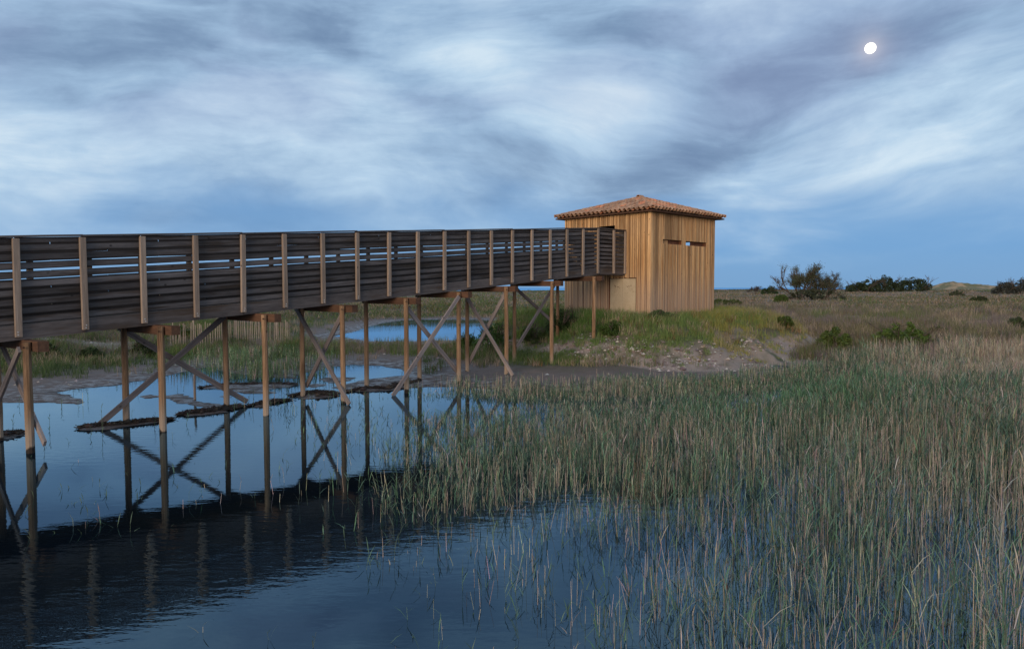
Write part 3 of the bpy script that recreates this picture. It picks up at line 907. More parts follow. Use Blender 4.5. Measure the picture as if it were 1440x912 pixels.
def tint_tile():
    u = rt.random()
    if u < .10: return np.array([1.5, .95, .75]) * rt.uniform(.9, 1.15)
    if u < .25: return np.array([.75, .72, .70])
    return np.array([1, 1, 1]) * rt.uniform(.78, 1.18)


face_def = [  # eave start, eave end, visible
    ((S0, L0), (S1, L0), True), ((S0, L1), (S0, L0), True), ((S1, L0), (S1, L1), False), ((S1, L1), (S0, L1), False)]
apex = HL(AS, AL, ZAP)
restt = MB(); deckm = MB()
for (e0, e1, vis) in face_def:
    A = HL(*e0, ZEV); B = HL(*e1, ZEV); ev = B - A; Lr = np.linalg.norm(ev); ev /= Lr
    mid_ = (A + B) / 2; up = apex - mid_; up -= ev * (up @ ev); slen = np.linalg.norm(up); up /= slen; nrm = np.cross(ev, up)
    if nrm[2] < 0: nrm = -nrm
    deckm.add([A - nrm * .02, B - nrm * .02, apex - nrm * .02, A - nrm * .07, B - nrm * .07, apex - nrm * .07], [(0, 1, 2), (5, 4, 3)])
    deckm.add([A - nrm * .02, B - nrm * .02, B - nrm * .07, A - nrm * .07], [(0, 1, 2, 3)])
    nc = int(round(Lr / .25)); pitch = Lr / nc; row = .36
    for k in range(nc):
        for cover in (True, False):
            x = (k + (.5 if cover else 0.0)) * pitch
            if not cover and k == 0: continue
            jmax = min(x, Lr - x) / (Lr / 2) * slen
            j = 0
            while j * row < jmax - .05:
                L_ = min(.44, jmax - j * row + .05)
                q = A + ev * (x + rt.normal(0, .006)) + up * (j * row - ((.07 if j == 0 else .05) if cover else .02)) + nrm * ((.060 if cover else .085) + rt.normal(0, .003))
                tl = tint_tile()
                if cover and vis and not (j == 5 and k == nc // 2 and False):
                    b = MB(); tile_geo(b, q * 0, up, ev, nrm, L_, .100, tl)
                    link('roof_tile', b.mesh('roof_tile', M_TILE, smooth=False), hut, loc=tuple(q))
                else:
                    tile_geo(restt, q, up, ev, nrm, L_, .088 if cover else .082, tl, cover, .95)
                j += 1
tag(link('tile_courses', restt.mesh('tile_courses', M_TILE), hut), kind='stuff')
link('roof_deck', deckm.mesh('roof_deck', M_BEAM), hut)
for (cs_, cl_) in ((S0, L0), (S1, L0), (S0, L1), (S1, L1)):    # hips
    A = HL(cs_, cl_, ZEV + .06); up = (apex + [0, 0, .05]) - A; Ln = np.linalg.norm(up); up /= Ln
    side = np.cross(up, (0, 0, 1)); side /= np.linalg.norm(side); nrm = np.cross(side, up)
    nrm = nrm if nrm[2] > 0 else -nrm
    n_ = int(Ln / .34)
    for j in range(n_ + 1):
        b = MB(); tile_geo(b, np.zeros(3), up, side, nrm, min(.42, Ln - j * Ln / (n_ + 1) + .05), .105, tint_tile())
        link('hip_tile', b.mesh('hip_tile', M_TILE), hut, loc=tuple(A + up * (j * Ln / (n_ + 1) - .04)))
b = MB(); tile_geo(b, np.zeros(3), np.array([*RD, 0]), np.array([*LD, 0]), np.array([0, 0, 1.]), .34, .13, np.array([1., .95, .9]), True, 1.0)
link('ridge_cap', b.mesh('ridge_cap', M_TILE), hut, loc=tuple(apex + np.array([0, 0, .05]) - np.array([*RD, 0]) * .17))
for (a0, a1, b0, b1) in ((S0 + .06, S1 - .06, L0 + .06, -.075), (S0 + .06, -.075, -.07, L1 - .06)):   # soffit boards under the eaves
    hbox('soffit', a0, a1, b0, b1, 6.125, 6.15, M_BEAM)

# ------------------------------------------------------------------ paling fence on the far bank
A = np.array(gp(240, 481, .55)); B = np.array(gp(408, 474, .55))
fence = empty('paling_fence', (A[0], A[1], .5), 'low fence of pale split pickets on the grassy bank beyond the pond', 'fence')
dirf = B - A; Lf = np.linalg.norm(dirf); dirf /= Lf
nf_ = int(Lf / .105)
pm = [post_mesh('picket', .034, .020, h_, M_PICKET, .004) for h_ in (1.04, 1.10, 1.17)]
for i in range(nf_ + 1):
    q = A + dirf * i * .105; z = float(height(q[:1], q[1:2])[0])
    if i % 18 == 9:
        o = link('fence_post', log_mesh(1.35, .04, .036, M_PICKET, i, 8, 2, 'fence_post'), fence, loc=(q[0] - A[0], q[1] - A[1] + .05, z - .55))
    if random.random() < .05: continue
    o = link('picket', pm[random.randrange(3)], fence, mat4=frame((*dirf, 0), (-dirf[1], dirf[0], 0), (0, 0, 1), (q[0] - A[0], q[1] - A[1], z - .5 - .06)))
    o.rotation_euler.rotate_axis('Y', random.gauss(0, .035))
for zz in (.30, .78):
    pts = np.array([[dirf[0] * s_, dirf[1] * s_ - .02, float(height(np.array([A[0] + dirf[0] * s_]), np.array([A[1] + dirf[1] * s_]))[0]) - .5 + zz] for s_ in np.linspace(0, Lf, 12)])
    b = MB(); b.tubes(pts[None], np.full((1, 12), .006), np.array([[.2, .18, .16]]), 4)
    link('fence_wire', b.mesh('fence_wire', M_STONE), fence)


# ------------------------------------------------------------------ plants
HG = gh.reshape(ny, nx)


def hgrid(x, y):
    i = np.clip(np.searchsorted(gx, x) - 1, 0, nx - 2); j = np.clip(np.searchsorted(gy, y) - 1, 0, ny - 2)
    fx = np.clip((x - gx[i]) / (gx[i + 1] - gx[i]), 0, 1); fy = np.clip((y - gy[j]) / (gy[j + 1] - gy[j]), 0, 1)
    return (HG[j, i] * (1 - fx) + HG[j, i + 1] * fx) * (1 - fy) + (HG[j + 1, i] * (1 - fx) + HG[j + 1, i + 1] * fx) * fy


def pix_ground(px, py):
    """walk each sight line out until it meets the terrain"""
    px = np.asarray(px, float); py = np.asarray(py, float)
    a = (px - 720) / F; b_ = (456 - py) / F
    dy = math.cos(TH) + b_ * math.sin(TH); dz = -math.sin(TH) + b_ * math.cos(TH)
    res = np.full(px.shape, 600.0); prev_t = np.full(px.shape, 8.0); prev_c = np.full(px.shape, 9.0); act = np.arange(px.size)
    t_ = 8.0
    while t_ < 600 and len(act):
        t_ *= 1.012
        cl_ = HC + dz[act] * t_ - np.maximum(hgrid(a[act] * t_, dy[act] * t_), 0)
        hit = cl_ <= 0; k = act[hit]; pc = prev_c[k]
        res[k] = prev_t[k] + (t_ - prev_t[k]) * pc / (pc - cl_[hit] + 1e-9)
        act = act[~hit]; prev_c[act] = cl_[~hit]; prev_t[act] = t_
    return a * res, dy * res


def hsvjit(c, n, amt=.25, r=rng):
    c = np.asarray(c, float)
    k = 1 + r.normal(0, amt, (n, 1)); k2 = 1 + r.normal(0, amt * .3, (n, 3))
    return np.clip(c * k * k2, .004, .8)


def tufts(mb, x, y, z, hgt, wid, nbl, cols, lean=.5, bw=.012):
    """each tuft is a fan of bent tapering blades"""
    n = len(x); tot_ = n * nbl
    bx = np.repeat(x, nbl) + rng.normal(0, 1, tot_) * np.repeat(wid, nbl) * .45
    by = np.repeat(y, nbl) + rng.normal(0, 1, tot_) * np.repeat(wid, nbl) * .45
    bz = np.repeat(z, nbl) - .02
    hh = np.repeat(hgt, nbl) * rng.uniform(.45, 1.15, tot_)
    an = rng.uniform(0, 2 * PI, tot_); ln = np.abs(rng.normal(0, lean, tot_)) * hh
    dx, dy = np.cos(an), np.sin(an)
    P_ = np.zeros((tot_, 3, 3))
    for k, (s_, q) in enumerate(((0, 0), (.55, .28), (1, 1))):
        P_[:, k, 0] = bx + dx * ln * q; P_[:, k, 1] = by + dy * ln * q; P_[:, k, 2] = bz + hh * s_ * (1 - .12 * q)
    W_ = (np.repeat(bw, tot_) if np.isscalar(bw) else np.repeat(bw, nbl))[:, None] * np.array([[1.0, .8, .08]])
    a2 = rng.uniform(-.9, .9, tot_)
    S_ = np.stack([np.cos(a2), np.sin(a2), 0 * a2], -1)
    cc = np.repeat(cols, nbl, 0) * (1 + rng.normal(0, .18, (tot_, 1)))
    mb.ribbons(P_, W_, S_, np.clip(cc, .004, .8))


def hut_clear(x, y):
    s_ = (x - HUT_C[0]) * RD[0] + (y - HUT_C[1]) * RD[1]; l_ = (x - HUT_C[0]) * LD[0] + (y - HUT_C[1]) * LD[1]
    return ~((s_ > -.12) & (s_ < HUT_R + .12) & (l_ > -.12) & (l_ < HUT_L + .12))


GREEN = np.array([.105, .150, .042]); DGREEN = np.array([.060, .095, .032]); YGREEN = np.array([.23, .215, .055]); TAN = np.array([.37, .285, .20])
PURP = np.array([.205, .160, .150]); RUST = np.array([.17, .085, .04]); OLIVE = np.array([.17, .15, .072]); GREY = np.array([.17, .15, .145])

# plain to the right and behind: heath, salt scrub and dry grass
n = 26000
px = rng.uniform(-120, 1560, n); py = 406.5 + (rng.random(n) ** 1.35) * 108
x, y = pix_ground(px, py); h, sd, main, mo = height(x, y, True)
dist = np.hypot(x, y)
n2 = fbm(x * .11, y * .20, 4, 61); n1 = fbm(x * .5, y * .5, 4, 51); n4 = fbm(x * .25, y * .35, 3, 91)
ok = (main > 2.8) & (mo < .25) & hut_clear(x, y) & (y < 395) & (y > 15) & (h > .1) & (n1 + rng.random(n) * .35 > .42)
ok &= ~((np.abs(x - 9.8) < 2.2) & (np.abs(y - 27.2) < 2.0)) & ~((np.abs(x + 18.5) < 2) & (np.abs(y - 30.6) < 1.0))
x, y, h, dist, n1, n2, n4, px, py = [q[ok] for q in (x, y, h, dist, n1, n2, n4, px, py)]
cols = np.where((n2 < .46)[:, None], PURP, TAN)
right = px > 1000
cols = np.where(((dist > 75) & (rng.random(len(x)) < .75))[:, None], TAN * [1.0, .92, .88], cols)
cols = np.where((right & (dist > 38) & (dist < 75) & (rng.random(len(x)) < .6))[:, None], PURP * 1.05, cols)
cols = np.where(((n4 > .56) & (rng.random(len(x)) < .75))[:, None], OLIVE, cols)
cols = np.where((n1 > .60)[:, None], GREEN, cols)
cols = np.where((~right & (rng.random(len(x)) < .45))[:, None], GREEN * 1.05, cols)
cols = np.where((rng.random(len(x)) < .05)[:, None], RUST, cols)
cols = cols * (1 + rng.normal(0, .12, (len(x), 1)))
sz = .36 * np.clip(dist / 30, .8, 9) ** np.where(dist < 60, .3, .05) * rng.uniform(.5, 1.5, len(x)) * np.where(n4 > .5, 1.3, .85)
gm1 = MB()
nearm = dist < 60
tufts(gm1, x[nearm], y[nearm], h[nearm], sz[nearm], sz[nearm] * .9, 14, cols[nearm], .45, .011)
fm = ~nearm
tufts(gm1, x[fm], y[fm], h[fm], sz[fm] * .8, sz[fm] * 6, 12, cols[fm] * .82, 1.3, .0006 * dist[fm])
n = 2600                                                       # taller tussocks nearer by
px = rng.uniform(930, 1560, n); py = rng.uniform(432, 506, n)
x, y = pix_ground(px, py); h, sd, main, mo = height(x, y, True); n6 = fbm(x * .35, y * .35, 3, 95)
ok = (main > 1.5) & (mo < .15) & (rng.random(n) < sstep(n6, .38, .6)) & hut_clear(x, y)
ok &= ~((np.abs(px - 1268) < 50) & (py > 470) & (py < 500)) & ~((np.abs(px - 1172) < 28) & (py > 472) & (py < 503))
x, y, h, n6 = x[ok], y[ok], h[ok], n6[ok]
pick = rng.random(len(x))[:, None]
cols = np.where(pick < .35, PURP * .8, np.where(pick < .6, TAN * 1.1, np.where(pick < .85, OLIVE, GREEN * .9)))
sz = rng.uniform(.3, .75, len(x)); tufts(gm1, x, y, h, sz, sz * .8, 34, cols, .35, .012)
tag(link('heath_grass', gm1.mesh('heath_grass', M_LEAF)), 'dry tan and purple heath grass covering the wide plain around the pond', 'grass', kind='stuff')

# lush grass on the mound
n = 10000
x = rng.uniform(-3, 14, n); y = rng.uniform(23, 36, n)
h, sd, main, mo = height(x, y, True); n1 = fbm(x * .8, y * .8, 4, 52); n4 = fbm(x * .4, y * .4, 3, 92)
dens = sstep(mo, .35, 1.1) * (1 - .92 * np.exp(-(((x - 9.9) / 1.9) ** 2 + ((y - 27.0) / 1.4) ** 2)) * sstep(fbm(x * 1.1, y * 1.1, 3, 93), .34, .5)) + .10 * sstep(mo, .05, .3)
dens *= np.where(mo > 1.5, 1.1, .35 + .95 * sstep(n1, .36, .56))
ok = (rng.random(n) < dens * (.45 + n1)) & hut_clear(x, y) & (mo > .03)
x, y, h, mo, n1, n4 = [q[ok] for q in (x, y, h, mo, n1, n4)]
cols = np.where((n4 < .45)[:, None], GREEN * 1.2, np.where((n4 < .56)[:, None], OLIVE * 1.35, GREEN * [1.6, 1.45, 1.1]))
cols = np.where(((x > 7.5) & (rng.random(len(x)) < .45))[:, None], YGREEN, cols)
cols = np.where((rng.random(len(x)) < .12)[:, None], TAN * .9, cols); cols = np.where((rng.random(len(x)) < .05)[:, None], RUST, cols)
cols = np.where(((x < 4) & (rng.random(len(x)) < .5))[:, None], GREEN * [.85, 1.05, .8], cols) * 1.22
sz = rng.uniform(.14, .46, len(x)) * (.55 + .5 * sstep(mo, .4, 1.4))
gm2 = MB(); tufts(gm2, x, y, h, sz, sz * .75, 17, cols, .5, .012)
tag(link('mound_grass', gm2.mesh('mound_grass', M_LEAF)), 'lush green and yellow grass growing over the mound at the foot of the hut', 'grass', kind='stuff')

# bank plants behind the walkway, left half
n = 2600
px = rng.uniform(-200, 700, n); py = rng.uniform(452, 532, n)
x, y = pix_ground(px, py); h, sd, main, mo = height(x, y, True)
n1 = fbm(x * .6, y * .6, 4, 53)
ok = (sd > .5) & (mo < .2) & ((n1 > .46) | (main > 7)) & (rng.random(n) < sstep(main, .5, 5) + .15) & ~((np.abs(x + 18.5) < 2) & (np.abs(y - 30.6) < 1.0))
x, y, h, n1 = [q[ok] for q in (x, y, h, n1)]
cols = np.where((n1 > .55)[:, None], DGREEN * 1.1, np.where((rng.random(len(x)) < .35)[:, None], TAN * .65, GREEN * .85))
sz = rng.uniform(.25, .55, len(x))
gm3 = MB(); tufts(gm3, x, y, h, sz, sz * .7, 18, cols, .4, .013)
tag(link('bank_grass', gm3.mesh('bank_grass', M_LEAF)), 'green rushes and grass tussocks on the mud bank seen through the walkway legs', 'grass', kind='stuff')


# ------------------------------------------------------------------ reeds
def reeds(mb, x, y, hgt, dead, gtint):
    """straight stems rooted in the water; green ones carry rising leaves, dead ones a thin plume"""
    n = len(x); z0 = np.minimum(height(x, y), 0) - .05
    z0 = np.where(height(x, y) > 0, height(x, y) - .02, z0)
    an = rng.uniform(0, 2 * PI, n); ln = np.abs(rng.normal(0, .085, n)) * hgt + .004
    dx, dy = np.cos(an) * ln, np.sin(an) * ln
    P_ = np.zeros((n, 3, 3))
    for k, s_ in enumerate((0, .55, 1.0)):
        P_[:, k, 0] = x + dx * s_ ** 1.6; P_[:, k, 1] = y + dy * s_ ** 1.6; P_[:, k, 2] = z0 + (hgt - z0 * 1) * s_ if False else z0 + (hgt + .05) * s_
    dcol = hsvjit((.47, .40, .31), n, .32); gcol = hsvjit((.110, .168, .090), n, .28) * gtint
    cc = np.where(dead[:, None], dcol, gcol)
    d_ = np.hypot(x, y)
    rad = np.clip(.0014 + .00021 * d_, 0, .0052)[:, None] * np.array([[1.0, .85, .45]]) * np.where(dead, 1.05, .9)[:, None]
    mb.tubes(P_, rad, cc, 3)
    # leaves
    g = np.where(~dead | (rng.random(n) < .12))[0]; nl = 6
    idx = np.repeat(g, nl); m_ = len(idx)
    s_ = np.tile(np.linspace(.28, .97, nl), len(g)) + rng.normal(0, .03, m_)
    bx = x[idx] + dx[idx] * s_ ** 1.6; by = y[idx] + dy[idx] * s_ ** 1.6; bz = z0[idx] + (hgt[idx] + .05) * s_
    a = rng.uniform(0, 2 * PI, m_); L = hgt[idx] * rng.uniform(.18, .34, m_); L = np.minimum(L, .38)
    el = R(1) * rng.uniform(38, 72, m_)
    ux, uy, uz = np.cos(a) * np.cos(el), np.sin(a) * np.cos(el), np.sin(el)
    Q = np.zeros((m_, 3, 3))
    for k, (q, droop) in enumerate(((0, 0), (.5, .03), (1, .22))):
        Q[:, k, 0] = bx + ux * L * q; Q[:, k, 1] = by + uy * L * q; Q[:, k, 2] = bz + uz * L * q - droop * L
    S_ = np.stack([-np.sin(a), np.cos(a), 0 * a], -1)
    wd = np.clip(.006 + .0004 * d_[idx], 0, .013)[:, None] * np.array([[.6, 1.0, .1]])
    mb.ribbons(Q, wd, S_, np.clip(np.where(dead[idx][:, None], dcol[idx] * .8, gcol[idx] * 1.15) * (1 + rng.normal(0, .15, (m_, 1))), .01, .8))
    # plumes on some of the dead stems
    p_ = np.where(dead & (rng.random(n) < .10))[0]; m_ = len(p_)
    tip = P_[p_, 2]; a = rng.uniform(0, 2 * PI, m_)
    Q = np.stack([tip - [0, 0, .03], tip + np.stack([np.cos(a) * .01, np.sin(a) * .01, np.full(m_, .04)], -1), tip + np.stack([np.cos(a) * .035, np.sin(a) * .035, np.full(m_, .09)], -1)], 1)
    mb.ribbons(Q, np.full((m_, 1), 1) * np.array([[.004, .011, .003]]), np.stack([-np.sin(a), np.cos(a), 0 * a], -1), hsvjit((.30, .24, .18), m_, .15))


def proj(x, y, z=0.0):
    d_ = y * math.cos(TH) - (z - HC) * math.sin(TH); u_ = y * math.sin(TH) + (z - HC) * math.cos(TH)
    return 720 + F * x / d_, 456 - F * u_ / d_


n = 290000
y = np.sqrt(rng.uniform(4.2 ** 2, 25.5 ** 2, n)); x = (rng.uniform(-.80, 1.0, n)) * y
px, py = proj(x, y)
bed = sdist(px, py, [(648, 528), (1100, 505), (2000, 490), (2000, 1500), (1180, 1500), (1120, 1000), (1075, 860), (985, 770), (930, 722), (800, 716), (700, 726), (600, 742), (535, 752), (505, 720),
                     (520, 690), (560, 650), (590, 600), (622, 560)])
edge = (fbm(x * .9, y * .9, 3, 15) - .5) * 90
dens = sstep(-(bed + edge), -18, 40)
cl = fbm(x * 1.4, y * 1.4, 3, 16)
dens *= .40 + .9 * sstep(cl, .30, .62)
dens *= np.interp(y, [4, 7, 10, 14, 20, 26], [.085, .15, .50, 1.10, 1.35, 1.45])
dens *= np.where(px > 1320, 1.35, 1.0)
# scattered stems in the open water
sp = .10 * sstep(px, 480, 640) * (py > 700) + .16 * sstep(px, 780, 980) * (py > 715) + .012 * (px > 380) * (py < 760) * (py > 556) + .004
sp = sp + .05 * ((px > 560) & (px < 640) & (py > 545) & (py < 700)) + .018 * ((px > 400) & (px < 560) & (py > 556) & (py < 700)) * (cl > .45)
sp *= .5 + 1.0 * (cl > .5)
sp = sp + .10 * np.exp(-(((px - 125) / 45) ** 2 + ((py - 722) / 30) ** 2)) + .03 * np.exp(-(((px - 290) / 60) ** 2 + ((py - 690) / 30) ** 2))
dens = np.maximum(dens * .72, sp)
sd, main = land(x, y)
dens *= np.where(main > .0, np.exp(-np.maximum(main, 0) / np.where(px > 1040, 1.1, .35)), 1) * (main < 3.5)
dens *= ~((px < 520) & (sd > -.05))
dens *= (px < 1700) & (px > -150)
bankside = np.zeros(n, bool)
ok = rng.random(n) < dens * .62
x, y, px, py, cl = [q[ok] for q in (x, y, px, py, cl)]
hg = np.interp(px, [0, 500, 650, 900, 1150, 1440], [.55, .72, .80, .92, 1.15, 1.30]) * np.interp(y, [5, 10, 16, 20, 24], [.92, 1.02, .95, .80, .62])
hg = np.where(px > 1100, hg * np.interp(y, [5, 16, 24], [1, 1.05, 1.35]), hg)
hg *= 1 - (1 - np.interp(y, [14, 18, 22], [1, .74, .38])) * (1 - sstep(px, 1110, 1240))
hg *= rng.uniform(.62, 1.12, len(x)) * (.85 + .3 * cl)
pd = np.interp(px, [0, 450, 700, 1000, 1440], [.05, .30, .50, .54, .64])
greenpatch = np.exp(-(((px - 1130) / 190) ** 2 + ((py - 575) / 42) ** 2)) * .28
pd = pd - greenpatch + .35 * sstep(px, 1150, 1350) * (py < 560) + (fbm(x * .6, y * .6, 3, 18) - .5) * .5
dead = rng.random(len(x)) < pd
gt = np.ones((len(x), 3)) * np.where(rng.random(len(x)) < .5, 1, .85)[:, None]
gt = gt * np.array([.95, 1.0, 1.15]) + greenpatch[:, None] * np.array([.0, .45, -.3])
rb = MB(); reeds(rb, x, y, hg, dead, gt)
print('reeds', len(x))
tag(link('reed_bed', rb.mesh('reed_bed', M_REED)), 'dense bed of green and straw coloured reeds standing in the pond', 'reeds', kind='stuff')

# short reeds fringing the far bank
n = 9000
px = rng.uniform(255, 470, n); py = rng.uniform(500, 534, n)
x, y = pix_ground(px, py); sd, main = land(x, y); cl = fbm(x * 1.2, y * 1.2, 3, 19)
ok = (sd > -.9) & (rng.random(n) < .5 * sstep(cl, .35, .6) * np.exp(-((px - 370) / 75) ** 2) + .05)
x, y = x[ok], y[ok]
rb = MB(); reeds(rb, x, y, rng.uniform(.2, .5, len(x)), rng.random(len(x)) < .15, np.array([1.0, 1.05, .95]))
tag(link('bank_reeds', rb.mesh('bank_reeds', M_REED)), 'short green reeds at the far water edge behind the walkway legs', 'reeds', kind='stuff')


# ------------------------------------------------------------------ stones and wrack
def pebbles(mb, x, y, z, s_, cols):
    n = len(x); base = np.array([(1, 0, 0), (.3, .95, 0), (-.8, .6, 0), (-.8, -.6, 0), (.3, -.95, 0), (.1, .05, .62), (0, 0, -.4)])
    tri = np.array([(0, 1, 5), (1, 2, 5), (2, 3, 5), (3, 4, 5), (4, 0, 5), (1, 0, 6), (2, 1, 6), (3, 2, 6), (4, 3, 6), (0, 4, 6)])
    an = rng.uniform(0, 2 * PI, n); c_, q = np.cos(an), np.sin(an)
    v = base[None] * s_[:, None, None] * rng.uniform(.6, 1.3, (n, 7, 3))
    v2 = np.stack([v[..., 0] * c_[:, None] - v[..., 1] * q[:, None], v[..., 0] * q[:, None] + v[..., 1] * c_[:, None], v[..., 2]], -1)
    v2 += np.stack([x, y, z], -1)[:, None]
    f = tri[None] + (np.arange(n) * 7)[:, None, None]
    mb.add(v2.reshape(-1, 3), f.reshape(-1, 3), np.repeat(cols, 7, 0))


n = 15000
x = rng.uniform(-4, 16, n); y = rng.uniform(22.5, 30, n); h, sd, main, mo = height(x, y, True)
cl = fbm(x * 1.1, y * 1.1, 3, 23)
ok = (mo > .005) & (mo < 1.3) & (rng.random(n) < .95 * sstep(cl, .34, .56)) & hut_clear(x, y) & (sd > .2)
x, y, h = x[ok], y[ok], h[ok]
cols = np.where((rng.random(len(x)) < .35)[:, None], np.array([.46, .40, .36]), np.array([.22, .17, .15]))
b = MB(); pebbles(b, x, y, h, rng.gamma(2.2, .014, len(x)) + .012, hsvjit(cols, len(x), .2))
n = 3500
x = rng.uniform(-24, 4, n); y = rng.uniform(18, 36, n); h, sd, main, mo = height(x, y, True); cl = fbm(x * .6, y * .6, 3, 25)
g2 = ((np.abs(x + 18.5) < 3.2) & (np.abs(y - 31) < 2.2))
ok = (sd > .5) & ((rng.random(n) < .5 * sstep(cl, .5, .66)) | g2)
x, y, h = x[ok], y[ok], h[ok]
pebbles(b, x, y, h, rng.gamma(2.0, .014, len(x)) + .012, hsvjit((.33, .28, .25), len(x), .3))
tag(link('shore_stones', b.mesh('shore_stones', M_STONE)), 'pale stones and shell rubble strewn along the foot of the mound and the mud bank', 'stones', kind='stuff')

# larger rocks on the bank, each its own
rock_px = [(812, 497, 'leftmost pale rock, just right of the last walkway leg'), (862, 506, 'pale rock low on the rubble slope under the hatch doors'), (905, 499, 'pale rock high on the rubble slope below the near corner of the hut'),
           (955, 507, 'pale rock in the rubble below the viewing slots of the hut'), (1024, 506, 'rightmost pale rock, lying on the sandy gully')]
for i, (a_, b_, lb) in enumerate(rock_px):
    q = pix_ground(np.array([a_ * 1.]), np.array([b_ * 1.])); bb = MB()
    pebbles(bb, np.zeros(1), np.zeros(1), np.array([.03]), np.array([random.uniform(.07, .12)]), np.array([[.42, .37, .33]]))
    z = float(height(*q)[0])
    tag(link('rock', bb.mesh('rock', M_STONE), loc=(float(q[0][0]), float(q[1][0]), z)), lb, 'rock', 'pale rocks at the foot of the mound')


def wrack(name, pts, label, wid, nst, seed):
    r = np.random.default_rng(seed); pts = np.array([gp(*q) for q in pts]); seg = np.linalg.norm(np.diff(pts, axis=0), axis=1); cum = np.r_[0, np.cumsum(seg)]
    s_ = r.uniform(0, cum[-1], nst); cx = np.interp(s_, cum, pts[:, 0]) + r.normal(0, wid, nst); cy = np.interp(s_, cum, pts[:, 1]) + r.normal(0, wid, nst)
    an = r.uniform(0, PI, nst) * .6 + math.atan2(pts[-1][1] - pts[0][1], pts[-1][0] - pts[0][0]) - .5
    L = r.uniform(.05, .22, nst); el = r.normal(0, .25, nst)
    d_ = np.stack([np.cos(an) * np.cos(el), np.sin(an) * np.cos(el), np.sin(el)], -1)
    g_ = np.maximum(height(cx, cy), 0)
    c_ = np.stack([cx, cy, g_ + np.abs(r.normal(0, .018, nst)) + .008], -1)
    P_ = np.stack([c_ - d_ * L[:, None] / 2, c_, c_ + d_ * L[:, None] / 2], 1)
    b = MB(); b.tubes(P_, r.uniform(.003, .008, nst)[:, None] * np.array([[.8, 1, .6]]), hsvjit((.045, .032, .025), nst, .4, r), 4)
    nn = nst // 3
    pebbles(b, cx[:nn], cy[:nn], g_[:nn] + .02, r.gamma(2.5, .012, nn) + .01, hsvjit((.05, .038, .032), nn, .3, r))
    tag(link(name, b.mesh(name, M_WRACK)), label, 'driftwood', 'twig wrack lines on the mud', 'stuff')


wrack('twig_wrack', [(112, 602), (150, 599), (200, 594), (240, 590)], 'narrow line of dark twigs under the second pair of walkway legs', .055, 900, 1)
wrack('twig_wrack', [(254, 583), (285, 580), (318, 576), (338, 571)], 'dark twigs along the largest mud islet under the walkway', .08, 800, 2)
wrack('twig_wrack', [(354, 570), (378, 567), (408, 562)], 'dark twigs on the islet between the third and fourth pairs of legs', .07, 450, 8)
wrack('twig_wrack', [(484, 551), (515, 547), (545, 547), (590, 536)], 'line of dark twigs at the muddy shore by the middle legs', .07, 800, 3)
wrack('twig_wrack', [(-40, 617), (-5, 613), (26, 610)], 'short heap of dark twigs beside the leftmost legs', .06, 500, 4)
wrack('twig_wrack', [(282, 545), (330, 541), (415, 541)], 'thin line of dark twigs on the far mud islet', .06, 450, 5)
wrack('twig_wrack', [(415, 556), (440, 553), (468, 556)], 'pile of pale dry reed litter around a back leg', .12, 900, 6)
o = col.objects[-1]
# stake standing in the pond behind the walkway
q = gp(275, 562)
tag(link('wooden_stake', log_mesh(1.15, .035, .03, M_RAILPOST, 99, 8, 3, 'wooden_stake'), loc=(q[0], q[1], -.35)), 'lone grey stake standing in the water behind the walkway', 'stake')


# ------------------------------------------------------------------ trees and shrubs
def limb_paths(r, start, dir_, L, rad, depth, out, tips, spread=.6, up=.12, kids=(2, 4)):
    K = 5; p_ = np.array(start, float); d_ = np.array(dir_, float); pts = [p_.copy()]
    for k in range(K - 1):
        d_ = d_ + r.normal(0, .16, 3); d_[2] += up * .3; d_ /= np.linalg.norm(d_)
        p_ = p_ + d_ * L / (K - 1); pts.append(p_.copy())
    out.append((np.array(pts), np.linspace(rad, rad * .62, K)))
    if depth == 0:
        tips.append(np.array(pts)); return
    for j in range(r.integers(*kids)):
        t_ = r.uniform(.45, 1.0); q = pts[min(int(t_ * (K - 1)), K - 1)]
        nd = d_ + r.normal(0, spread, 3); nd[2] += up; nd /= np.linalg.norm(nd)
        limb_paths(r, q, nd, L * r.uniform(.58, .80), rad * .58, depth - 1, out, tips, spread, up, kids)
    if depth <= 1: tips.append(np.array(pts))


def leaves(mb, cen, size, cols, r, asp=.45):
    n = len(cen); a = r.normal(0, 1, (n, 3)); a /= np.linalg.norm(a, axis=1, keepdims=True)
    b_ = np.cross(a, r.normal(0, 1, (n, 3))); b_ /= np.linalg.norm(b_, axis=1, keepdims=True)
    a = a * size[:, None] * .5; b_ = b_ * size[:, None] * .5 * asp
    v = np.stack([cen - a, cen + b_, cen + a, cen - b_], 1)
    mb.add(v.reshape(-1, 3), (np.arange(n)[:, None] * 4 + np.arange(4)), np.repeat(cols, 4, 0))


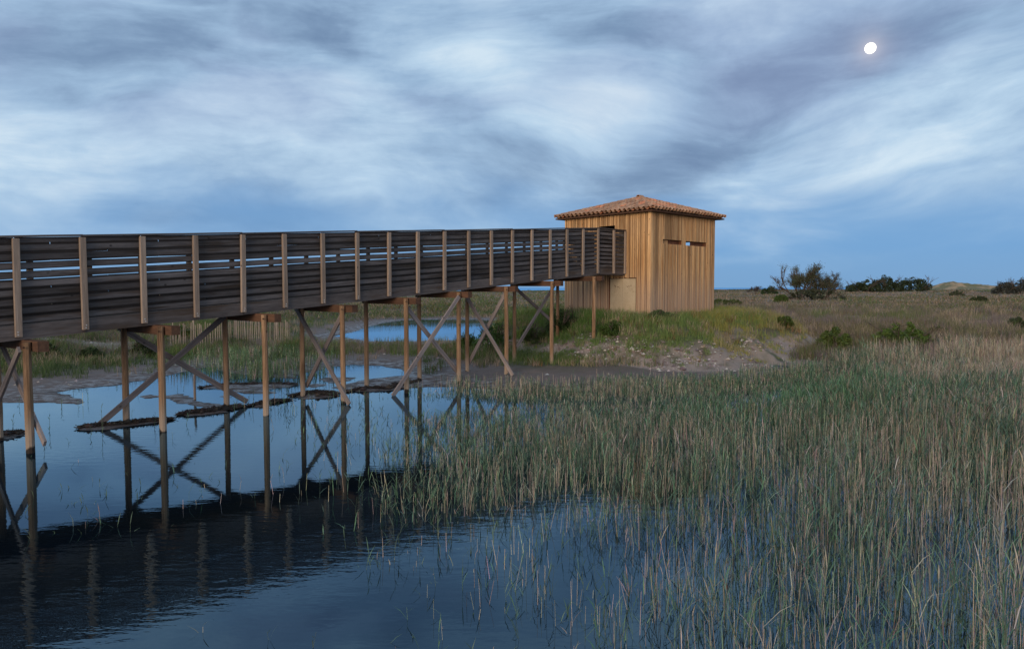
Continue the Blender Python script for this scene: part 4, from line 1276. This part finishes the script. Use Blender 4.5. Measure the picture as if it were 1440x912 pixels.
def woody(name, cat, label, px, base_py, dist, h_px, w_px, seed, dens, leafc, group=None, style='open', lsize=None, stems=4):
    r = np.random.default_rng(seed)
    x = (px - 720) / F * dist; y = dist
    z = float(height(np.array([x]), np.array([y]))[0])
    hm = h_px * dist / F; wm = w_px * dist / F
    root = empty(name, (x, y, z), label, cat, group)
    out = []; tips = []
    for k in range(stems):
        a = 2 * PI * (k + r.uniform(-.3, .3)) / stems
        tilt = (.40 + .45 * r.random()) * (wm / hm if wm > hm else 1)
        d_ = np.array([math.cos(a) * tilt, math.sin(a) * tilt, 1.]); d_ /= np.linalg.norm(d_)
        o1, t1 = [], []
        limb_paths(r, (math.cos(a) * wm * .04, math.sin(a) * wm * .04, 0), d_, hm * .42, hm * .026, 3 if style == 'open' else 2, o1, t1, .50, .12, (3, 5) if style == 'open' else (2, 4))
        mz = max(q_[:, 2].max() for q_, _ in o1); kz = hm * r.uniform(.84, 1.0) / mz
        out += [(q_ * [1, 1, kz], rr_) for q_, rr_ in o1]; tips += [q_ * [1, 1, kz] for q_ in t1]
    allp = np.concatenate([t_.reshape(-1, 3) for t_, _ in out]); lim = allp.max(0), allp.min(0)
    sx = wm / max(np.percentile(np.abs(allp[:, :2]), 97) * 2, 1e-3); sz_ = hm / allp[:, 2].max()
    sc = np.array([sx, sx, sz_])
    b = MB()
    for pts, rr in out: b.tubes((pts * sc)[None], rr[None], hsvjit((.085, .065, .052), 1, .1, r), 5)
    tp = np.concatenate([t_ for t_ in tips]) * sc
    tw = []                                                    # twigs
    m_ = len(tp) * 2; src = tp[r.integers(0, len(tp), m_)]; dd = r.normal(0, 1, (m_, 3)); dd[:, 2] += .5; dd /= np.linalg.norm(dd, axis=1, keepdims=True)
    Lt = hm * r.uniform(.04, .10, m_)
    P_ = np.stack([src, src + dd * Lt[:, None]], 1)
    b.tubes(P_, np.full((m_, 2), hm * .0022) * np.array([[1, .5]]), hsvjit((.09, .07, .055), m_, .1, r), 3)
    link('trunk', b.mesh('trunk', M_BARK), root)
    lf = MB(); nl = int(dens)
    ls = lsize or hm * .035
    if style == 'open':
        src = np.concatenate([tp, src + dd * Lt[:, None]])
        keep = (fbm(src[:, 0] / hm * 4 + 3, src[:, 2] / hm * 4, 3, seed) > .40) & (src[:, 2] > hm * .35)
        src = src[keep] if keep.sum() > 20 else src
        cen = src[r.integers(0, len(src), nl)] + r.normal(0, hm * .028, (nl, 3))
    else:
        nb = 58                                                # clumps spread through an uneven dome
        a_ = r.uniform(0, 2 * PI, nb); q_ = np.sqrt(r.random(nb)); topz = np.sqrt(np.maximum(1 - q_ ** 2.4, .03)) * (.72 + .30 * vnoise(np.cos(a_) * q_ * 3 + 7, np.sin(a_) * q_ * 3, seed))
        rad_ = r.uniform(.09, .19, nb) * hm
        blobs = np.stack([np.cos(a_) * q_ * wm * .46, np.sin(a_) * q_ * wm * .30, r.uniform(.10, 1.0, nb) ** .7 * topz * hm * .92], -1)
        k = r.integers(0, len(blobs), nl); dv = r.normal(0, 1, (nl, 3)); dv /= np.linalg.norm(dv, axis=1, keepdims=True)
        cen = blobs[k] + dv * (rad_[k] * r.uniform(.55, 1.08, nl) ** .8)[:, None]
    cen[:, 2] = np.maximum(cen[:, 2], .02 * hm)
    cl_ = np.array(leafc) * (1 + .30 * (vnoise(cen[:, 0] / hm * 7, cen[:, 2] / hm * 7, seed) - .5)[:, None] * 2)
    leaves(lf, cen, ls * r.uniform(.6, 1.4, nl), np.clip(cl_ * (1 + r.normal(0, .2, (nl, 1))), .004, .6), r)
    link('crown', lf.mesh('crown', M_LEAF), root)
    return root


DK = (.038, .055, .026)
woody('tamarisk_tree', 'tree', 'wide open-crowned tree with bare twisting limbs on the plain right of the hut', 1124, 420, 120, 49, 66, 3, 9500, (.078, .088, .042), style='open', lsize=.16, stems=5)
woody('tamarisk_tree', 'tree', 'lower twiggy tree leaning right, joined to the wide bare-limbed tree', 1157, 420, 121, 40, 48, 8, 8000, (.072, .080, .045), style='open', lsize=.16, stems=4)
woody('thicket_shrub', 'shrub', 'dark brown and green scrub at the foot of the bare-limbed tree', 1146, 424, 112, 19, 88, 12, 5000, (.050, .058, .030), style='dense', lsize=.22)
woody('round_bush', 'bush', 'small round dark green bush left of the bare-limbed tree', 1082, 410, 190, 14, 27, 13, 2600, (.036, .062, .022), style='dense', lsize=.30)
woody('grey_bush', 'bush', 'small grey leafless bush nearest the right side of the hut', 1061, 409, 200, 11, 18, 14, 700, (.075, .07, .075), style='open', lsize=.25)
for i, (a_, hh, ww, lb) in enumerate([(1212, 18, 48, 'leftmost of the dark trees in the wooded clump on the horizon'), (1243, 24, 52, 'middle and tallest dark tree in the wooded clump on the horizon'),
                                      (1284, 23, 50, 'rightmost dark tree in the wooded clump, next to the dune')]):
    woody('dense_tree', 'tree', lb, a_, 409, 250 + i * 4, hh, ww, 30 + i, 5600, DK, 'dark trees in the clump on the horizon', 'dense', .55)
for i, (a_, hh, ww, lb) in enumerate([(1412, 20, 34, 'dark feathery tree at the right edge of the view, left of its pair'), (1440, 25, 46, 'taller dark feathery tree cut off by the right edge of the view')]):
    woody('feathery_tree', 'tree', lb, a_, 409, 210, hh, ww, 50 + i, 3600, (.055, .058, .050), 'feathery trees at the right edge', 'dense', .42)
woody('green_shrub', 'shrub', 'pale green shrub standing in front of the dune', 1345, 411, 160, 9, 22, 61, 1500, (.075, .09, .045), style='dense', lsize=.25)
BU = 'green bushes scattered on the near plain'
for i, (a_, b_, ww, hh, lb, c_) in enumerate([
        (1268, 486, 92, 38, 'largest bright green bush on the near plain, behind the reeds', (.085, .135, .028)),
        (1172, 490, 50, 32, 'green bush between the sandy gully and the largest bush', (.085, .125, .03)),
        (1102, 458, 28, 15, 'small green bush behind the sandy gully', (.065, .10, .022)),
        (1320, 470, 34, 12, 'low green bush right of the largest bush', (.075, .10, .03)),
        (1098, 424, 22, 11, 'low bright green bush left of the bare-limbed tree foot', (.070, .11, .026)),
        (1430, 462, 24, 18, 'dark green bush at the right edge of the near plain', (.05, .07, .03)),
        (1376, 424, 26, 9, 'dark low bush far out on the right of the plain', (.05, .07, .026)),
        (1020, 428, 60, 9, 'band of green rush growing just right of the hut', (.085, .11, .035))]):
    q = pix_ground(np.array([float(a_)]), np.array([float(b_)])); dd_ = float(q[1][0])
    woody('green_bush', 'bush', lb, a_, b_, dd_, hh, ww, 70 + i, 5200, c_, BU, 'dense', max(.13, dd_ * .0028), stems=3)
for i, (a_, b_, ww, hh, lb, c_) in enumerate([
        (790, 468, 44, 40, 'dark leafy bush against the left corner of the hut', (.035, .060, .018)),
        (690, 494, 50, 46, 'bright green leafy bush at the edge of the back pond behind the legs', (.050, .110, .024)),
        (752, 482, 40, 30, 'bushy green plant under the walkway near the mound', (.065, .095, .026)),
        (655, 492, 30, 30, 'small green leafy bush at the right tip of the back pond', (.055, .105, .026)),
        (930, 452, 46, 20, 'grey green shrub under the near corner of the hut', (.085, .12, .045)),
        (860, 470, 38, 22, 'green leafy plant below the hatch doors of the hut', (.06, .105, .024)),
        (60, 500, 50, 22, 'dark green bush on the left bank beyond the first legs', (.05, .085, .024)),
        (125, 505, 40, 20, 'dark green bush on the left bank beside the gravel patch', (.045, .07, .025)),
        (200, 500, 44, 26, 'dark rounded bush on the left bank behind the second legs', (.045, .06, .022)),
        (250, 476, 44, 22, 'bright green bush before the left end of the paling fence', (.065, .105, .026))]):
    q = pix_ground(np.array([float(a_)]), np.array([float(b_)])); dd_ = float(q[1][0])
    woody('leafy_bush', 'bush', lb, a_, b_, dd_, hh, ww, 90 + i, 4200, c_, 'leafy bushes around the mound and the banks', 'dense', max(.06, dd_ * .0024), stems=3)
